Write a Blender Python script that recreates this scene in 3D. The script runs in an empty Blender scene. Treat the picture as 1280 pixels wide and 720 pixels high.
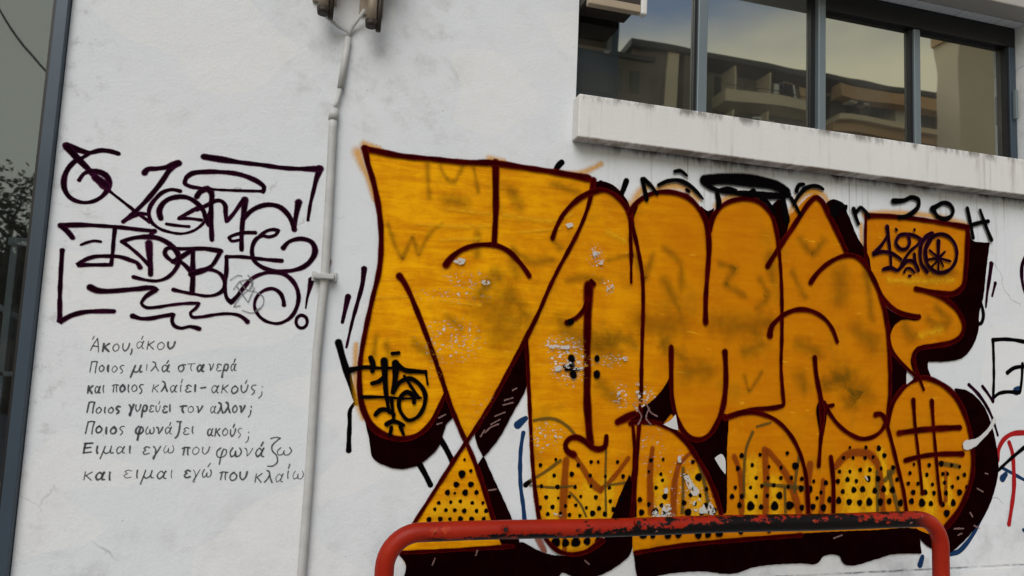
import bpy, bmesh, math, random
from mathutils import Vector, Matrix
from mathutils.geometry import tessellate_polygon
R_ = math.radians
scene = bpy.context.scene
COL = scene.collection

# ------------------------------------------------------------------ camera
cam_d = bpy.data.cameras.new('camera')
cam_d.sensor_width = 36.0
cam_d.lens = 850.0 / 1280.0 * 36.0
cam_d.clip_start = 0.05
cam_d.clip_end = 2000
cam = bpy.data.objects.new('camera', cam_d)
COL.objects.link(cam)
_r = Vector((0.964118016594136, -0.26186814942925596, 0.04360644898505378))
_u = Vector((-0.06603062800191806, -0.07744852431177085, 0.9948073593654206))
_f = Vector((0.2571311071112586, 0.961991059416056, 0.09196083600812112))
cam.matrix_world = Matrix(((_r.x, _u.x, -_f.x, 0.0), (_r.y, _u.y, -_f.y, -2.9), (_r.z, _u.z, -_f.z, 1.6), (0, 0, 0, 1)))
scene.camera = cam

# ------------------------------------------------------------------ sky, sun, exposure
SUN_EL, SUN_AZ = 44.0, 205.0          # azimuth clockwise from +Y (into the wall)
world = bpy.data.worlds.new('World')
scene.world = world
world.use_nodes = True
wn = world.node_tree
bg = wn.nodes['Background']
sky = wn.nodes.new('ShaderNodeTexSky')
sky.sky_type = 'NISHITA'
sky.sun_disc = False
sky.sun_elevation = R_(SUN_EL)
sky.sun_rotation = R_(SUN_AZ)
sky.air_density = 1.0
sky.dust_density = 1.2
hs = wn.nodes.new('ShaderNodeHueSaturation')
hs.inputs['Saturation'].default_value = 1.0
hs.inputs['Value'].default_value = 0.8
wn.links.new(sky.outputs[0], hs.inputs['Color'])
# a pale bank of cloud low in the sky, blue above it
def wnode(k): return wn.nodes.new(k)
wtc = wnode('ShaderNodeTexCoord'); wsx = wnode('ShaderNodeSeparateXYZ'); wns = wnode('ShaderNodeTexNoise')
wns.inputs['Scale'].default_value = 3.2; wns.inputs['Detail'].default_value = 5
wmp = wnode('ShaderNodeMapping'); wmp.inputs['Scale'].default_value = (1, 1, 3.0)
wn.links.new(wtc.outputs['Generated'], wsx.inputs[0]); wn.links.new(wtc.outputs['Generated'], wmp.inputs[0]); wn.links.new(wmp.outputs[0], wns.inputs['Vector'])
wma = wnode('ShaderNodeMath'); wma.operation = 'MULTIPLY_ADD'
wn.links.new(wns.outputs['Fac'], wma.inputs[0]); wma.inputs[1].default_value = -.16; wn.links.new(wsx.outputs[2], wma.inputs[2])
wmr = wnode('ShaderNodeMapRange'); wmr.interpolation_type = 'SMOOTHSTEP'
wn.links.new(wma.outputs[0], wmr.inputs['Value'])
wmr.inputs['From Min'].default_value = .28; wmr.inputs['From Max'].default_value = .405
wmr.inputs['To Min'].default_value = .85; wmr.inputs['To Max'].default_value = 0
wmx = wnode('ShaderNodeMix'); wmx.data_type = 'RGBA'
wn.links.new(wmr.outputs['Result'], wmx.inputs[0]); wn.links.new(hs.outputs[0], wmx.inputs[6])
wmx.inputs[7].default_value = (9.0, 8.0, 5.3, 1)
wn.links.new(wmx.outputs[2], bg.inputs[0])
bg.inputs[1].default_value = 0.09
sd = bpy.data.lights.new('sun', 'SUN')
sd.energy = 1.5
sd.angle = R_(42)
sd.color = (1.0, 0.97, 0.93)
sun = bpy.data.objects.new('sun', sd)
COL.objects.link(sun)
_d = Vector((math.sin(R_(SUN_AZ)) * math.cos(R_(SUN_EL)), math.cos(R_(SUN_AZ)) * math.cos(R_(SUN_EL)), math.sin(R_(SUN_EL))))
sun.rotation_euler = _d.to_track_quat('Z', 'Y').to_euler()
sun.location = _d * 60
vs = scene.view_settings
vs.view_transform = 'Standard'
vs.look = 'None'
vs.exposure = 0.55
vs.gamma = 1
vs.use_curve_mapping = False
scene.render.engine = 'CYCLES'
scene.cycles.transparent_max_bounces = 96
scene.cycles.max_bounces = 8

# ------------------------------------------------------------------ node helpers
class NT:
    def __init__(self, name):
        self.m = bpy.data.materials.new(name)
        self.m.use_nodes = True
        self.t = self.m.node_tree
        self.p = self.t.nodes['Principled BSDF']
        tc = self.t.nodes.new('ShaderNodeTexCoord')
        self.co = tc.outputs['Object']
        sx = self.t.nodes.new('ShaderNodeSeparateXYZ')
        self.t.links.new(self.co, sx.inputs[0])
        self.x, self.y, self.z = sx.outputs
    def l(self, a, b): self.t.links.new(a, b)
    def put(self, s, v):
        if hasattr(v, 'node'): self.l(v, s)
        else: s.default_value = v
    def math(self, op, a, b=None, c=None, clamp=False):
        n = self.t.nodes.new('ShaderNodeMath'); n.operation = op; n.use_clamp = clamp
        self.put(n.inputs[0], a)
        if b is not None: self.put(n.inputs[1], b)
        if c is not None: self.put(n.inputs[2], c)
        return n.outputs[0]
    def noise(self, scale, detail=4, rough=.55, stretch=None, dist=0.0, off=None):
        n = self.t.nodes.new('ShaderNodeTexNoise')
        n.inputs['Scale'].default_value = scale
        n.inputs['Detail'].default_value = detail
        n.inputs['Roughness'].default_value = rough
        n.inputs['Distortion'].default_value = dist
        src = self.co
        if stretch or off:
            mp = self.t.nodes.new('ShaderNodeMapping')
            if stretch: mp.inputs['Scale'].default_value = stretch
            if off: mp.inputs['Location'].default_value = off
            self.l(src, mp.inputs[0]); src = mp.outputs[0]
        self.l(src, n.inputs['Vector'])
        return n.outputs['Fac']
    def ramp(self, v, a, b, lo=0.0, hi=1.0, smooth=True):
        n = self.t.nodes.new('ShaderNodeMapRange')
        n.interpolation_type = 'SMOOTHSTEP' if smooth else 'LINEAR'
        self.put(n.inputs['Value'], v)
        n.inputs['From Min'].default_value = a; n.inputs['From Max'].default_value = b
        n.inputs['To Min'].default_value = lo; n.inputs['To Max'].default_value = hi
        return n.outputs['Result']
    def mix(self, f, a, b):
        n = self.t.nodes.new('ShaderNodeMix'); n.data_type = 'RGBA'
        self.put(n.inputs[0], f)
        for s, v in ((n.inputs[6], a), (n.inputs[7], b)):
            if hasattr(v, 'node'): self.l(v, s)
            else: s.default_value = (*v, 1)
        return n.outputs[2]
    def attr(self, name):
        n = self.t.nodes.new('ShaderNodeAttribute'); n.attribute_name = name
        return n.outputs['Fac']
    def bump(self, h, strength=.3, dist=.01):
        n = self.t.nodes.new('ShaderNodeBump')
        n.inputs['Strength'].default_value = strength; n.inputs['Distance'].default_value = dist
        self.l(h, n.inputs['Height']); self.l(n.outputs[0], self.p.inputs['Normal'])
    def base(self, c, rough=.7, metal=0, spec=.4):
        s = self.p.inputs['Base Color']
        if hasattr(c, 'node'): self.l(c, s)
        else: s.default_value = (*c, 1)
        self.put(self.p.inputs['Roughness'], rough)
        self.p.inputs['Metallic'].default_value = metal
        self.p.inputs['Specular IOR Level'].default_value = spec
        return self
    def box(self, x0, x1, z0, z1, soft):
        """1 inside the wall rectangle, fading over soft metres"""
        a = self.ramp(self.x, x0 - soft, x0 + soft); b = self.ramp(self.x, x1 - soft, x1 + soft, 1, 0)
        c = self.ramp(self.z, z0 - soft, z0 + soft); d = self.ramp(self.z, z1 - soft, z1 + soft, 1, 0)
        return self.math('MULTIPLY', self.math('MULTIPLY', a, b), self.math('MULTIPLY', c, d))

def plain(name, c, rough=.6, metal=0, var=.15, scale=8, bump=.0, spec=.4):
    n = NT(name)
    f = n.noise(scale, 5, .6)
    n.base(n.mix(f, tuple(v * (1 - var) for v in c), tuple(min(1, v * (1 + var)) for v in c)), rough, metal, spec)
    if bump: n.bump(n.noise(scale * 12, 4), bump, .004)
    return n.m

CHIPS = [(1.058, 1.570, 0.162, 0.184, 1.00), (1.028, 1.641, 0.173, 0.065, 1.00), (0.518, 1.635, 0.232, 0.165, 0.85), (0.593, 1.900, 0.220, 0.084, 0.80), (1.169, 2.051, 0.077, 0.122, 0.80), (1.233, 1.915, 0.055, 0.066, 0.90), (1.308, 1.416, 0.088, 0.099, 0.90), (1.244, 1.578, 0.143, 0.055, 0.90), (1.433, 1.383, 0.089, 0.144, 1.00), (1.475, 1.183, 0.122, 0.199, 0.75), (1.630, 1.038, 0.111, 0.223, 0.80), (1.707, 0.946, 0.134, 0.134, 0.90), (1.522, 0.924, 0.088, 0.088, 0.90), (0.962, 1.233, 0.127, 0.117, 0.85), (0.508, 1.825, 0.311, 0.052, 0.80), (0.693, 1.315, 0.156, 0.208, 0.60), (0.455, 1.530, 0.072, 0.113, 0.75), (2.673, 1.031, 0.073, 0.121, 0.60), (1.039, 0.887, 0.132, 0.042, 0.70), (1.051, 2.042, 0.109, 0.328, 0.40), (0.756, 0.742, 0.308, 0.051, 0.40)]
def chip_mask(n):
    """where the paint has scraped off: (x, z, half width, half height, strength)"""
    acc = None
    for cx, cz, rx, rz, k in CHIPS:
        dx = n.math('MULTIPLY', n.math('SUBTRACT', n.x, cx), 1 / rx)
        dz = n.math('MULTIPLY', n.math('SUBTRACT', n.z, cz), 1 / rz)
        d = n.math('ADD', n.math('MULTIPLY', dx, dx), n.math('MULTIPLY', dz, dz))
        g = n.ramp(d, 0.1, 1.0, k, 0.0)
        acc = g if acc is None else n.math('MAXIMUM', acc, g)
    ns = n.noise(55, 6, .68, stretch=(1, 1, 1.9))
    t = n.math('ADD', ns, n.math('MULTIPLY', acc, .205))
    return n.ramp(t, .735, .765)

# ------------------------------------------------------------------ materials
def wall_mat():
    n = NT('whitewashed_render')
    c = n.mix(n.noise(.9, 5, .6), (.585, .628, .672), (.69, .708, .728))
    c = n.mix(n.math('MULTIPLY', n.ramp(n.noise(7, 6, .7), .52, .75), .22), c, (.40, .40, .40))
    # rain streaks under the ledge
    streak = n.ramp(n.noise(1, 5, .7, stretch=(44, 1, 1.0)), .52, .72)
    under = n.math('MULTIPLY', n.ramp(n.z, 2.05, 2.57), n.ramp(n.x, 1.05, 1.5))
    c = n.mix(n.math('MULTIPLY', n.math('MULTIPLY', streak, under), .8), c, (.26, .22, .18))
    # soot line tight under the ledge
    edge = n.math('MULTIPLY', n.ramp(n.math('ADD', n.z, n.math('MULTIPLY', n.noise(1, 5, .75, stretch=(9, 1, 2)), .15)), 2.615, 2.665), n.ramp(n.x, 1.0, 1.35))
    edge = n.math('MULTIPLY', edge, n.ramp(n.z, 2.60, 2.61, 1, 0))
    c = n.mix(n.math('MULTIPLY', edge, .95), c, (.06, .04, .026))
    # grime towards the pavement and along the shop window
    low = n.math('MULTIPLY', n.ramp(n.z, 1.25, .45), n.ramp(n.noise(4.5, 7, .72), .45, .68))
    c = n.mix(n.math('MULTIPLY', low, .45), c, (.27, .265, .27))
    lft = n.math('MULTIPLY', n.ramp(n.x, -.75, -1.05), n.ramp(n.noise(16, 6, .7), .52, .66))
    c = n.mix(n.math('MULTIPLY', lft, .35), c, (.24, .23, .22))
    # smudges around the lamps and specks of dirt
    top = n.math('MULTIPLY', n.box(-.25, .55, 2.5, 3.2, .12), n.ramp(n.noise(9, 6, .7), .45, .72))
    c = n.mix(n.math('MULTIPLY', top, .35), c, (.28, .28, .25))
    sp = n.ramp(n.noise(34, 3, .5), .735, .76)
    c = n.mix(n.math('MULTIPLY', sp, .55), c, (.12, .12, .12))
    scr = n.ramp(n.noise(1, 3, .6, stretch=(60, 1, 6), dist=1.2), .72, .78)
    c = n.mix(n.math('MULTIPLY', scr, .25), c, (.3, .3, .3))
    # dirty joint above the plinth
    jl = n.math('MULTIPLY', n.ramp(n.math('ABSOLUTE', n.math('SUBTRACT', n.math('ADD', n.z, n.math('MULTIPLY', n.noise(7, 4, .7), .012)), .588)), .002, .007, 1, 0), n.ramp(n.noise(5, 4, .7, off=(3, 0, 0)), .38, .55))
    c = n.mix(n.math('MULTIPLY', jl, .8), c, (.10, .10, .11))
    # hairline cracks
    vo = n.t.nodes.new('ShaderNodeTexVoronoi'); vo.feature = 'DISTANCE_TO_EDGE'; vo.inputs['Scale'].default_value = .75
    wv = n.t.nodes.new('ShaderNodeVectorMath'); wv.operation = 'MULTIPLY_ADD'
    nz = n.t.nodes.new('ShaderNodeTexNoise'); nz.inputs['Scale'].default_value = 4.5; nz.inputs['Detail'].default_value = 6
    n.l(n.co, nz.inputs['Vector']); n.l(nz.outputs['Color'], wv.inputs[0]); wv.inputs[1].default_value = (.35, .0, .35); n.l(n.co, wv.inputs[2]); n.l(wv.outputs[0], vo.inputs['Vector'])
    crack = n.math('MULTIPLY', n.ramp(vo.outputs['Distance'], .0012, .004, 1, 0), n.ramp(n.noise(2.1, 3, .6, off=(9, 0, 4)), .54, .62))
    c = n.mix(n.math('MULTIPLY', crack, .55), c, (.22, .21, .20))
    # repainted patches, slightly different whites
    pt = n.ramp(n.noise(1.7, 1, .3, stretch=(1, 1, 1.6), off=(2, 0, 8), dist=.4), .555, .57)
    c = n.mix(n.math('MULTIPLY', pt, .5), c, (.70, .705, .71))
    n.base(c, .85, 0, .25)
    h = n.math('ADD', n.math('MULTIPLY', n.noise(6, 5, .6, dist=.5), .9), n.math('MULTIPLY', n.noise(80, 5, .65), .35))
    n.bump(h, .34, .014)
    return n.m

def ledge_mat():
    n = NT('stained_white_concrete')
    c = n.mix(n.noise(2, 5, .6), (.58, .58, .575), (.70, .695, .685))
    streak = n.math('MULTIPLY', n.ramp(n.noise(1, 6, .72, stretch=(15, 1, .9), dist=.3), .5, .74), n.ramp(n.noise(1.3, 3, .6), .38, .62))
    c = n.mix(n.math('MULTIPLY', streak, .6), c, (.27, .22, .165))
    top = n.math('MULTIPLY', n.ramp(n.math('ADD', n.z, n.math('MULTIPLY', n.noise(1, 5, .8, stretch=(13, 1, 1)), .09)), 2.775, 2.82), n.ramp(n.noise(1, 6, .75, stretch=(9, 1, 3)), .44, .6))
    c = n.mix(n.math('MULTIPLY', top, .8), c, (.10, .09, .08))
    run = n.math('MULTIPLY', n.ramp(n.noise(1, 4, .7, stretch=(55, 1, 1.5), off=(3, 0, 0)), .62, .72), n.ramp(n.z, 2.6, 2.78))
    c = n.mix(n.math('MULTIPLY', run, .7), c, (.13, .115, .10))
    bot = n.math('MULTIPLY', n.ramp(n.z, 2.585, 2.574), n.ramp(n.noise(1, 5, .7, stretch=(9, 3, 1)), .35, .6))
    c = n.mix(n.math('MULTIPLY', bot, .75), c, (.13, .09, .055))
    n.base(c, .85, 0, .25)
    n.bump(n.noise(60, 5, .6), .25, .006)
    return n.m

def orange_mat():
    n = NT('orange_roller_paint')
    st = n.math('ADD', n.math('MULTIPLY', n.noise(1, 6, .7, stretch=(3.5, 1, 26), dist=.6), .55), n.math('MULTIPLY', n.noise(6.5, 6, .7), .45))
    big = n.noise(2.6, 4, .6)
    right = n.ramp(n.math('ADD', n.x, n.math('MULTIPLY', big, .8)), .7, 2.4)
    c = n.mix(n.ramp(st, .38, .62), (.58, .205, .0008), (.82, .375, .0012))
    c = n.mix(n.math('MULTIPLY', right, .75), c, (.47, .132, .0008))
    c = n.mix(n.math('MULTIPLY', n.ramp(n.noise(5, 5, .65, off=(4, 0, 2)), .52, .72), .5), c, (.33, .15, .004))
    c = n.mix(n.math('MULTIPLY', n.ramp(n.noise(1, 5, .7, stretch=(7, 1, 34), off=(1, 0, 7)), .6, .72), .55), c, (.80, .42, .02))
    n.base(c, .6, 0, .04)
    n.bump(n.noise(70, 5, .6), .2, .005)
    a = n.attr('coat')
    e = n.ramp(n.math('ADD', a, n.math('MULTIPLY', n.math('SUBTRACT', n.noise(40, 4, .6), .5), .8)), .35, .6)
    n.l(n.math('MULTIPLY', e, n.math('SUBTRACT', 1.0, chip_mask(n), clamp=True)), n.p.inputs['Alpha'])
    return n.m

def spray(name, c, lo=.2, hi=.75, opacity=1.0, grain=.45, gs=130, chips=False, var=.25, rough=.65, c2=None, fill=1.0, spec=.06, edge_c=None):
    n = NT(name)
    c2 = c2 or tuple(v * (1 + var) for v in c)
    n.base(n.mix(n.noise(14, 4, .6), tuple(v * (1 - var) for v in c), c2), rough, 0, spec)
    a = n.math('MULTIPLY', n.attr('coat'), fill)
    g = n.math('MULTIPLY', n.math('SUBTRACT', n.noise(gs, 3, .6), .5), grain)
    e = n.ramp(n.math('ADD', a, g), lo, hi, 0, opacity)
    if chips:
        e = n.math('MULTIPLY', e, n.math('SUBTRACT', 1.0, chip_mask(n), clamp=True))
    n.l(e, n.p.inputs['Alpha'])
    if edge_c is not None:
        s = n.p.inputs['Base Color']; src = s.links[0].from_socket
        n.l(n.mix(n.ramp(n.math('ADD', n.attr('coat'), n.math('MULTIPLY', n.math('SUBTRACT', n.noise(9, 4, .6), .5), 1.1)), .35, 1.05), edge_c, (0, 0, 0)), s)
        mx = s.links[0].from_node; n.l(src, mx.inputs[7])
    return n.m

def rail_mat():
    n = NT('chipped_red_enamel')
    c = n.mix(n.noise(6, 5, .6), (.19, .006, .002), (.36, .020, .004))
    orange = n.ramp(n.noise(11, 5, .7, off=(2, 1, 0)), .6, .7)
    c = n.mix(n.math('MULTIPLY', orange, .5), c, (.55, .09, .02))
    k = n.math('ADD', n.noise(17, 8, .74, stretch=(.7, 1, 1.2)), n.ramp(n.x, -.85, .45, .0, .165))
    k = n.math('ADD', k, n.ramp(n.z, .94, .885, -.07, .13))  # more black low on the tube: its underside shade painted in with the blotches
    k = n.math('MULTIPLY', n.ramp(k, .56, .60), n.box(-1.12, 1.14, .80, 1.2, .06))
    k2 = n.ramp(n.noise(22, 4, .6, off=(7, 3, 1)), .68, .72)
    blk = n.math('MAXIMUM', k, k2)
    c = n.mix(blk, c, (.003, .002, .002))
    pale = n.math('MULTIPLY', n.ramp(n.noise(18, 5, .7, off=(5, 5, 5)), .66, .70), n.ramp(n.x, -.45, -.05))
    c = n.mix(n.math('MULTIPLY', pale, .7), c, (.36, .17, .17))
    n.base(c, .45, 0, .18)
    n.bump(n.math('ADD', n.noise(40, 4, .6), n.math('MULTIPLY', blk, .6)), .3, .004)
    return n.m

def glass_mat(name, reflect, tint, trans, dust=.12):
    m = bpy.data.materials.new(name); m.use_nodes = True
    t = m.node_tree; t.nodes.remove(t.nodes['Principled BSDF'])
    out = t.nodes['Material Output']
    gl = t.nodes.new('ShaderNodeBsdfGlossy'); gl.inputs['Roughness'].default_value = 0.018
    gl.inputs['Color'].default_value = (*tint, 1)
    tc = t.nodes.new('ShaderNodeTexCoord'); nz = t.nodes.new('ShaderNodeTexNoise')
    nz.inputs['Scale'].default_value = 2.2; nz.inputs['Detail'].default_value = 1
    t.links.new(tc.outputs['Object'], nz.inputs['Vector'])
    bp = t.nodes.new('ShaderNodeBump'); bp.inputs['Strength'].default_value = .11; bp.inputs['Distance'].default_value = .01
    t.links.new(nz.outputs['Fac'], bp.inputs['Height']); t.links.new(bp.outputs[0], gl.inputs['Normal'])
    tr = t.nodes.new('ShaderNodeBsdfTransparent'); tr.inputs['Color'].default_value = (*trans, 1)
    mx = t.nodes.new('ShaderNodeMixShader'); mx.inputs[0].default_value = reflect
    t.links.new(tr.outputs[0], mx.inputs[1]); t.links.new(gl.outputs[0], mx.inputs[2])
    # a film of dust put in to haze the pane and its reflections
    df = t.nodes.new('ShaderNodeBsdfDiffuse'); df.inputs['Color'].default_value = (.30, .29, .26, 1)
    dn = t.nodes.new('ShaderNodeTexNoise'); dn.inputs['Scale'].default_value = 5; dn.inputs['Detail'].default_value = 6
    t.links.new(tc.outputs['Object'], dn.inputs['Vector'])
    dr = t.nodes.new('ShaderNodeMapRange'); dr.inputs['From Min'].default_value = .3; dr.inputs['From Max'].default_value = .75
    dr.inputs['To Min'].default_value = dust * .4; dr.inputs['To Max'].default_value = dust
    t.links.new(dn.outputs['Fac'], dr.inputs['Value'])
    m2 = t.nodes.new('ShaderNodeMixShader'); t.links.new(dr.outputs['Result'], m2.inputs[0])
    t.links.new(mx.outputs[0], m2.inputs[1]); t.links.new(df.outputs[0], m2.inputs[2]); t.links.new(m2.outputs[0], out.inputs[0])
    return m

M = {}
M['wall'] = wall_mat()
M['ledge'] = ledge_mat()
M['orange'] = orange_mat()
M['halo'] = spray('orange_overspray', (.74, .34, .008), .05, 1.25, .7, .6)
M['yellow'] = spray('yellow_undercoat', (.80, .42, .008), .15, 1.25, .62, 1.2, 34, var=.1)
M['yellow_strong'] = spray('bright_yellow_undercoat', (.80, .42, .006), .1, 1.2, .78, 1.1, 34, var=.14)
M['ghost'] = spray('olive_show_through', (.17, .090, .003), .05, 1.45, .44, 1.2, 18)
M['brown'] = spray('rust_brown_line', (.24, .040, .003), .1, .9, .72, .4, 60)
M['greyline'] = spray('grey_green_line', (.09, .062, .012), .1, .9, .72, .4, 60)
M['maroon'] = spray('maroon_spray_paint', (.028, .0005, .0012), .2, .8, 1, .35, chips=True, var=.5, spec=0.0, edge_c=(.115, .0045, .0028))
M['shadow'] = spray('black_maroon_shadow', (.0028, .0006, .0008), .25, .6, 1, .3, chips=False, var=.5, c2=(.010, .0008, .0014), spec=0.0)
M['black'] = spray('black_spray_paint', (.0025, .0020, .0024), .2, .8, 1, .4, var=.3, spec=0.0)
M['tag'] = spray('dark_plum_spray_paint', (.0050, .0015, .0050), .2, .78, 1, .4, var=.4, c2=(.013, .0018, .006), spec=0.0, edge_c=(.055, .008, .036))
M['ink'] = spray('faded_marker_ink', (.030, .036, .047), .05, 1.15, .88, 1.1, 55, var=.4, c2=(.10, .105, .115))
M['pencil'] = spray('grey_pencil', (.16, .16, .17), .1, 1.1, .7, .8, 60)
M['blue'] = spray('blue_spray_paint', (.007, .030, .095), .2, .7, 1, .3)
M['redsmear'] = spray('faded_red_smear', (.20, .03, .04), .2, 1.1, .6, 1.2, 70)
M['red'] = spray('red_spray_paint', (.33, .010, .012), .2, .68, 1, .3)
M['chip'] = spray('bare_scraped_plaster', (.50, .49, .47), .36, .56, .92, 2.0, 48, var=.15, fill=.5)
M['plaster'] = spray('bare_plaster', (.54, .54, .54), .3, .6, 1, .5, 70, var=.08)
M['scratch'] = spray('pale_scratch', (.30, .18, .17), .2, 1.1, .65, 1.1, 90)
M['rail'] = rail_mat()
M['pipe'] = plain('off_white_pipe_paint', (.44, .445, .44), .55, 0, .25, 14, .3)
M['frame'] = plain('blue_grey_aluminium', (.16, .195, .215), .42, .3, .1, 6)
M['frame_dark'] = plain('navy_grey_metal', (.042, .062, .086), .4, .2, .15, 6)
M['black_metal'] = plain('black_metal', (.008, .008, .010), .45, .0, .2, 6)
M['glass'] = glass_mat('tinted_mirror_glass', .60, (.60, .63, .60), (.30, .31, .28))
M['shop_glass'] = glass_mat('shop_window_glass', .20, (.58, .68, .80), (.58, .62, .64), .03)
M['lamp'] = plain('weathered_beige_metal', (.26, .215, .165), .55, .2, .35, 22, .2)
M['lamp_dark'] = plain('rusty_dark_socket', (.03, .022, .016), .6, .2, .4, 30, .2)
M['beige'] = plain('beige_painted_metal', (.33, .27, .19), .55, .0, .15, 8)
M['white'] = plain('white_painted_metal', (.62, .62, .60), .5, .0, .06, 8)
M['soffit'] = plain('shade_grey_soffit', (.36, .345, .32), .9, 0, .15, 3)  # lintel grey has some of the soffit's shade put into its colour
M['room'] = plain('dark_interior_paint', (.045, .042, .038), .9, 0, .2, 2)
M['curtain'] = plain('olive_curtain_cloth', (.40, .36, .22), .95, 0, .12, 4)
M['asphalt'] = plain('asphalt', (.05, .05, .052), .9, 0, .25, 30, .4)
M['paving'] = plain('pavement_concrete', (.27, .265, .255), .9, 0, .15, 5, .3)
M['kerb'] = plain('kerb_stone', (.33, .33, .32), .85, 0, .12, 6, .3)
M['stucco'] = plain('sunlit_cream_stucco', (.80, .70, .50), .9, 0, .1, .4)
M['ochre'] = plain('ochre_stucco', (.60, .40, .22), .9, 0, .12, .3)
M['slabedge'] = plain('dark_slab_edge', (.06, .065, .07), .8, 0, .15, .5)
M['loggia'] = plain('shaded_loggia_wall', (.20, .20, .18), .9, 0, .25, .6)
M['window_dark'] = plain('far_window_glass', (.035, .05, .055), .15, 0, .2, .5)
M['shutter'] = plain('pale_shutter', (.75, .76, .72), .7, 0, .12, 1)
M['tower'] = plain('grey_brown_facade', (.17, .155, .12), .9, 0, .2, .3)
M['navy'] = plain('navy_cladding', (.022, .060, .115), .5, 0, .1, .3)
M['navy_glass'] = plain('navy_glazing', (.018, .045, .085), .3, 0, .1, .4)
M['leaf'] = plain('dusty_leaves', (.07, .085, .025), .8, 0, .5, 3)
M['bark'] = plain('bark', (.10, .075, .05), .9, 0, .3, 6)
M['cable'] = plain('black_cable', (.01, .01, .011), .6)
M['rack'] = plain('dark_stock', (.02, .02, .026), .6, 0, .6, 14)
M['redcloth'] = plain('dark_red_cloth', (.10, .02, .02), .8, 0, .4, 14)

# ------------------------------------------------------------------ mesh helpers
def tag(o, label=None, category=None, group=None, kind=None):
    for k, v in (('label', label), ('category', category), ('group', group), ('kind', kind)):
        if v: o[k] = v
    return o
def link(name, me, mat, parent=None):
    if mat is not None and not me.materials: me.materials.append(mat)
    o = bpy.data.objects.new(name, me)
    COL.objects.link(o)
    if parent is not None: o.parent = parent
    return o
def finish(name, bm, mat, parent=None, smooth=False):
    me = bpy.data.meshes.new(name)
    if smooth:
        for f in bm.faces: f.smooth = True
    bm.normal_update()
    bm.to_mesh(me); bm.free()
    return link(name, me, mat, parent)
def empty(name, loc=(0, 0, 0)):
    o = bpy.data.objects.new(name, None)
    o.empty_display_size = .1
    COL.objects.link(o); o.location = loc
    return o
def box(bm, x0, x1, y0, y1, z0, z1, bev=0.0):
    r = bmesh.ops.create_cube(bm, size=1)
    vs_ = r['verts']
    for v in vs_:
        v.co = Vector(((x0 + x1) / 2 + v.co.x * (x1 - x0), (y0 + y1) / 2 + v.co.y * (y1 - y0), (z0 + z1) / 2 + v.co.z * (z1 - z0)))
    if bev:
        es = list({e for v in vs_ for e in v.link_edges})
        bmesh.ops.bevel(bm, geom=es, offset=bev, segments=2, affect='EDGES', profile=.5)
def boxes(name, lst, mat, parent=None, bev=0.0):
    bm = bmesh.new()
    for b in lst: box(bm, *b, bev=bev)
    return finish(name, bm, mat, parent)
def tube_bm(bm, pts, r, n=14, caps=True):
    pts = [Vector(p) for p in pts]
    rs = r if isinstance(r, (list, tuple)) else [r] * len(pts)
    rings = []; nrm = None
    for i, p in enumerate(pts):
        d = (pts[min(i + 1, len(pts) - 1)] - pts[max(i - 1, 0)]).normalized()
        if nrm is None: nrm = d.orthogonal().normalized()
        nrm = (nrm - d * nrm.dot(d)).normalized()
        b = d.cross(nrm)
        rings.append([bm.verts.new(p + (nrm * math.cos(2 * math.pi * k / n) + b * math.sin(2 * math.pi * k / n)) * rs[i]) for k in range(n)])
    for a, b in zip(rings, rings[1:]):
        for k in range(n):
            f = bm.faces.new((a[k], a[(k + 1) % n], b[(k + 1) % n], b[k])); f.smooth = True
    if caps:
        bm.faces.new(list(reversed(rings[0]))); bm.faces.new(rings[-1])
def tube(name, pts, r, mat, parent=None, n=14):
    bm = bmesh.new(); tube_bm(bm, pts, r, n)
    return finish(name, bm, mat, parent)
def arc_path(p0, p1, p2, rad, n=10):
    """corner p1 rounded with radius rad between p0 and p2 (right angle)"""
    p0, p1, p2 = Vector(p0), Vector(p1), Vector(p2)
    a = (p0 - p1).normalized(); b = (p2 - p1).normalized()
    c = p1 + a * rad + b * rad
    return [c - b * rad * math.cos(t) - a * rad * math.sin(t) for t in [math.pi / 2 * k / n for k in range(n + 1)]]

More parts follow.
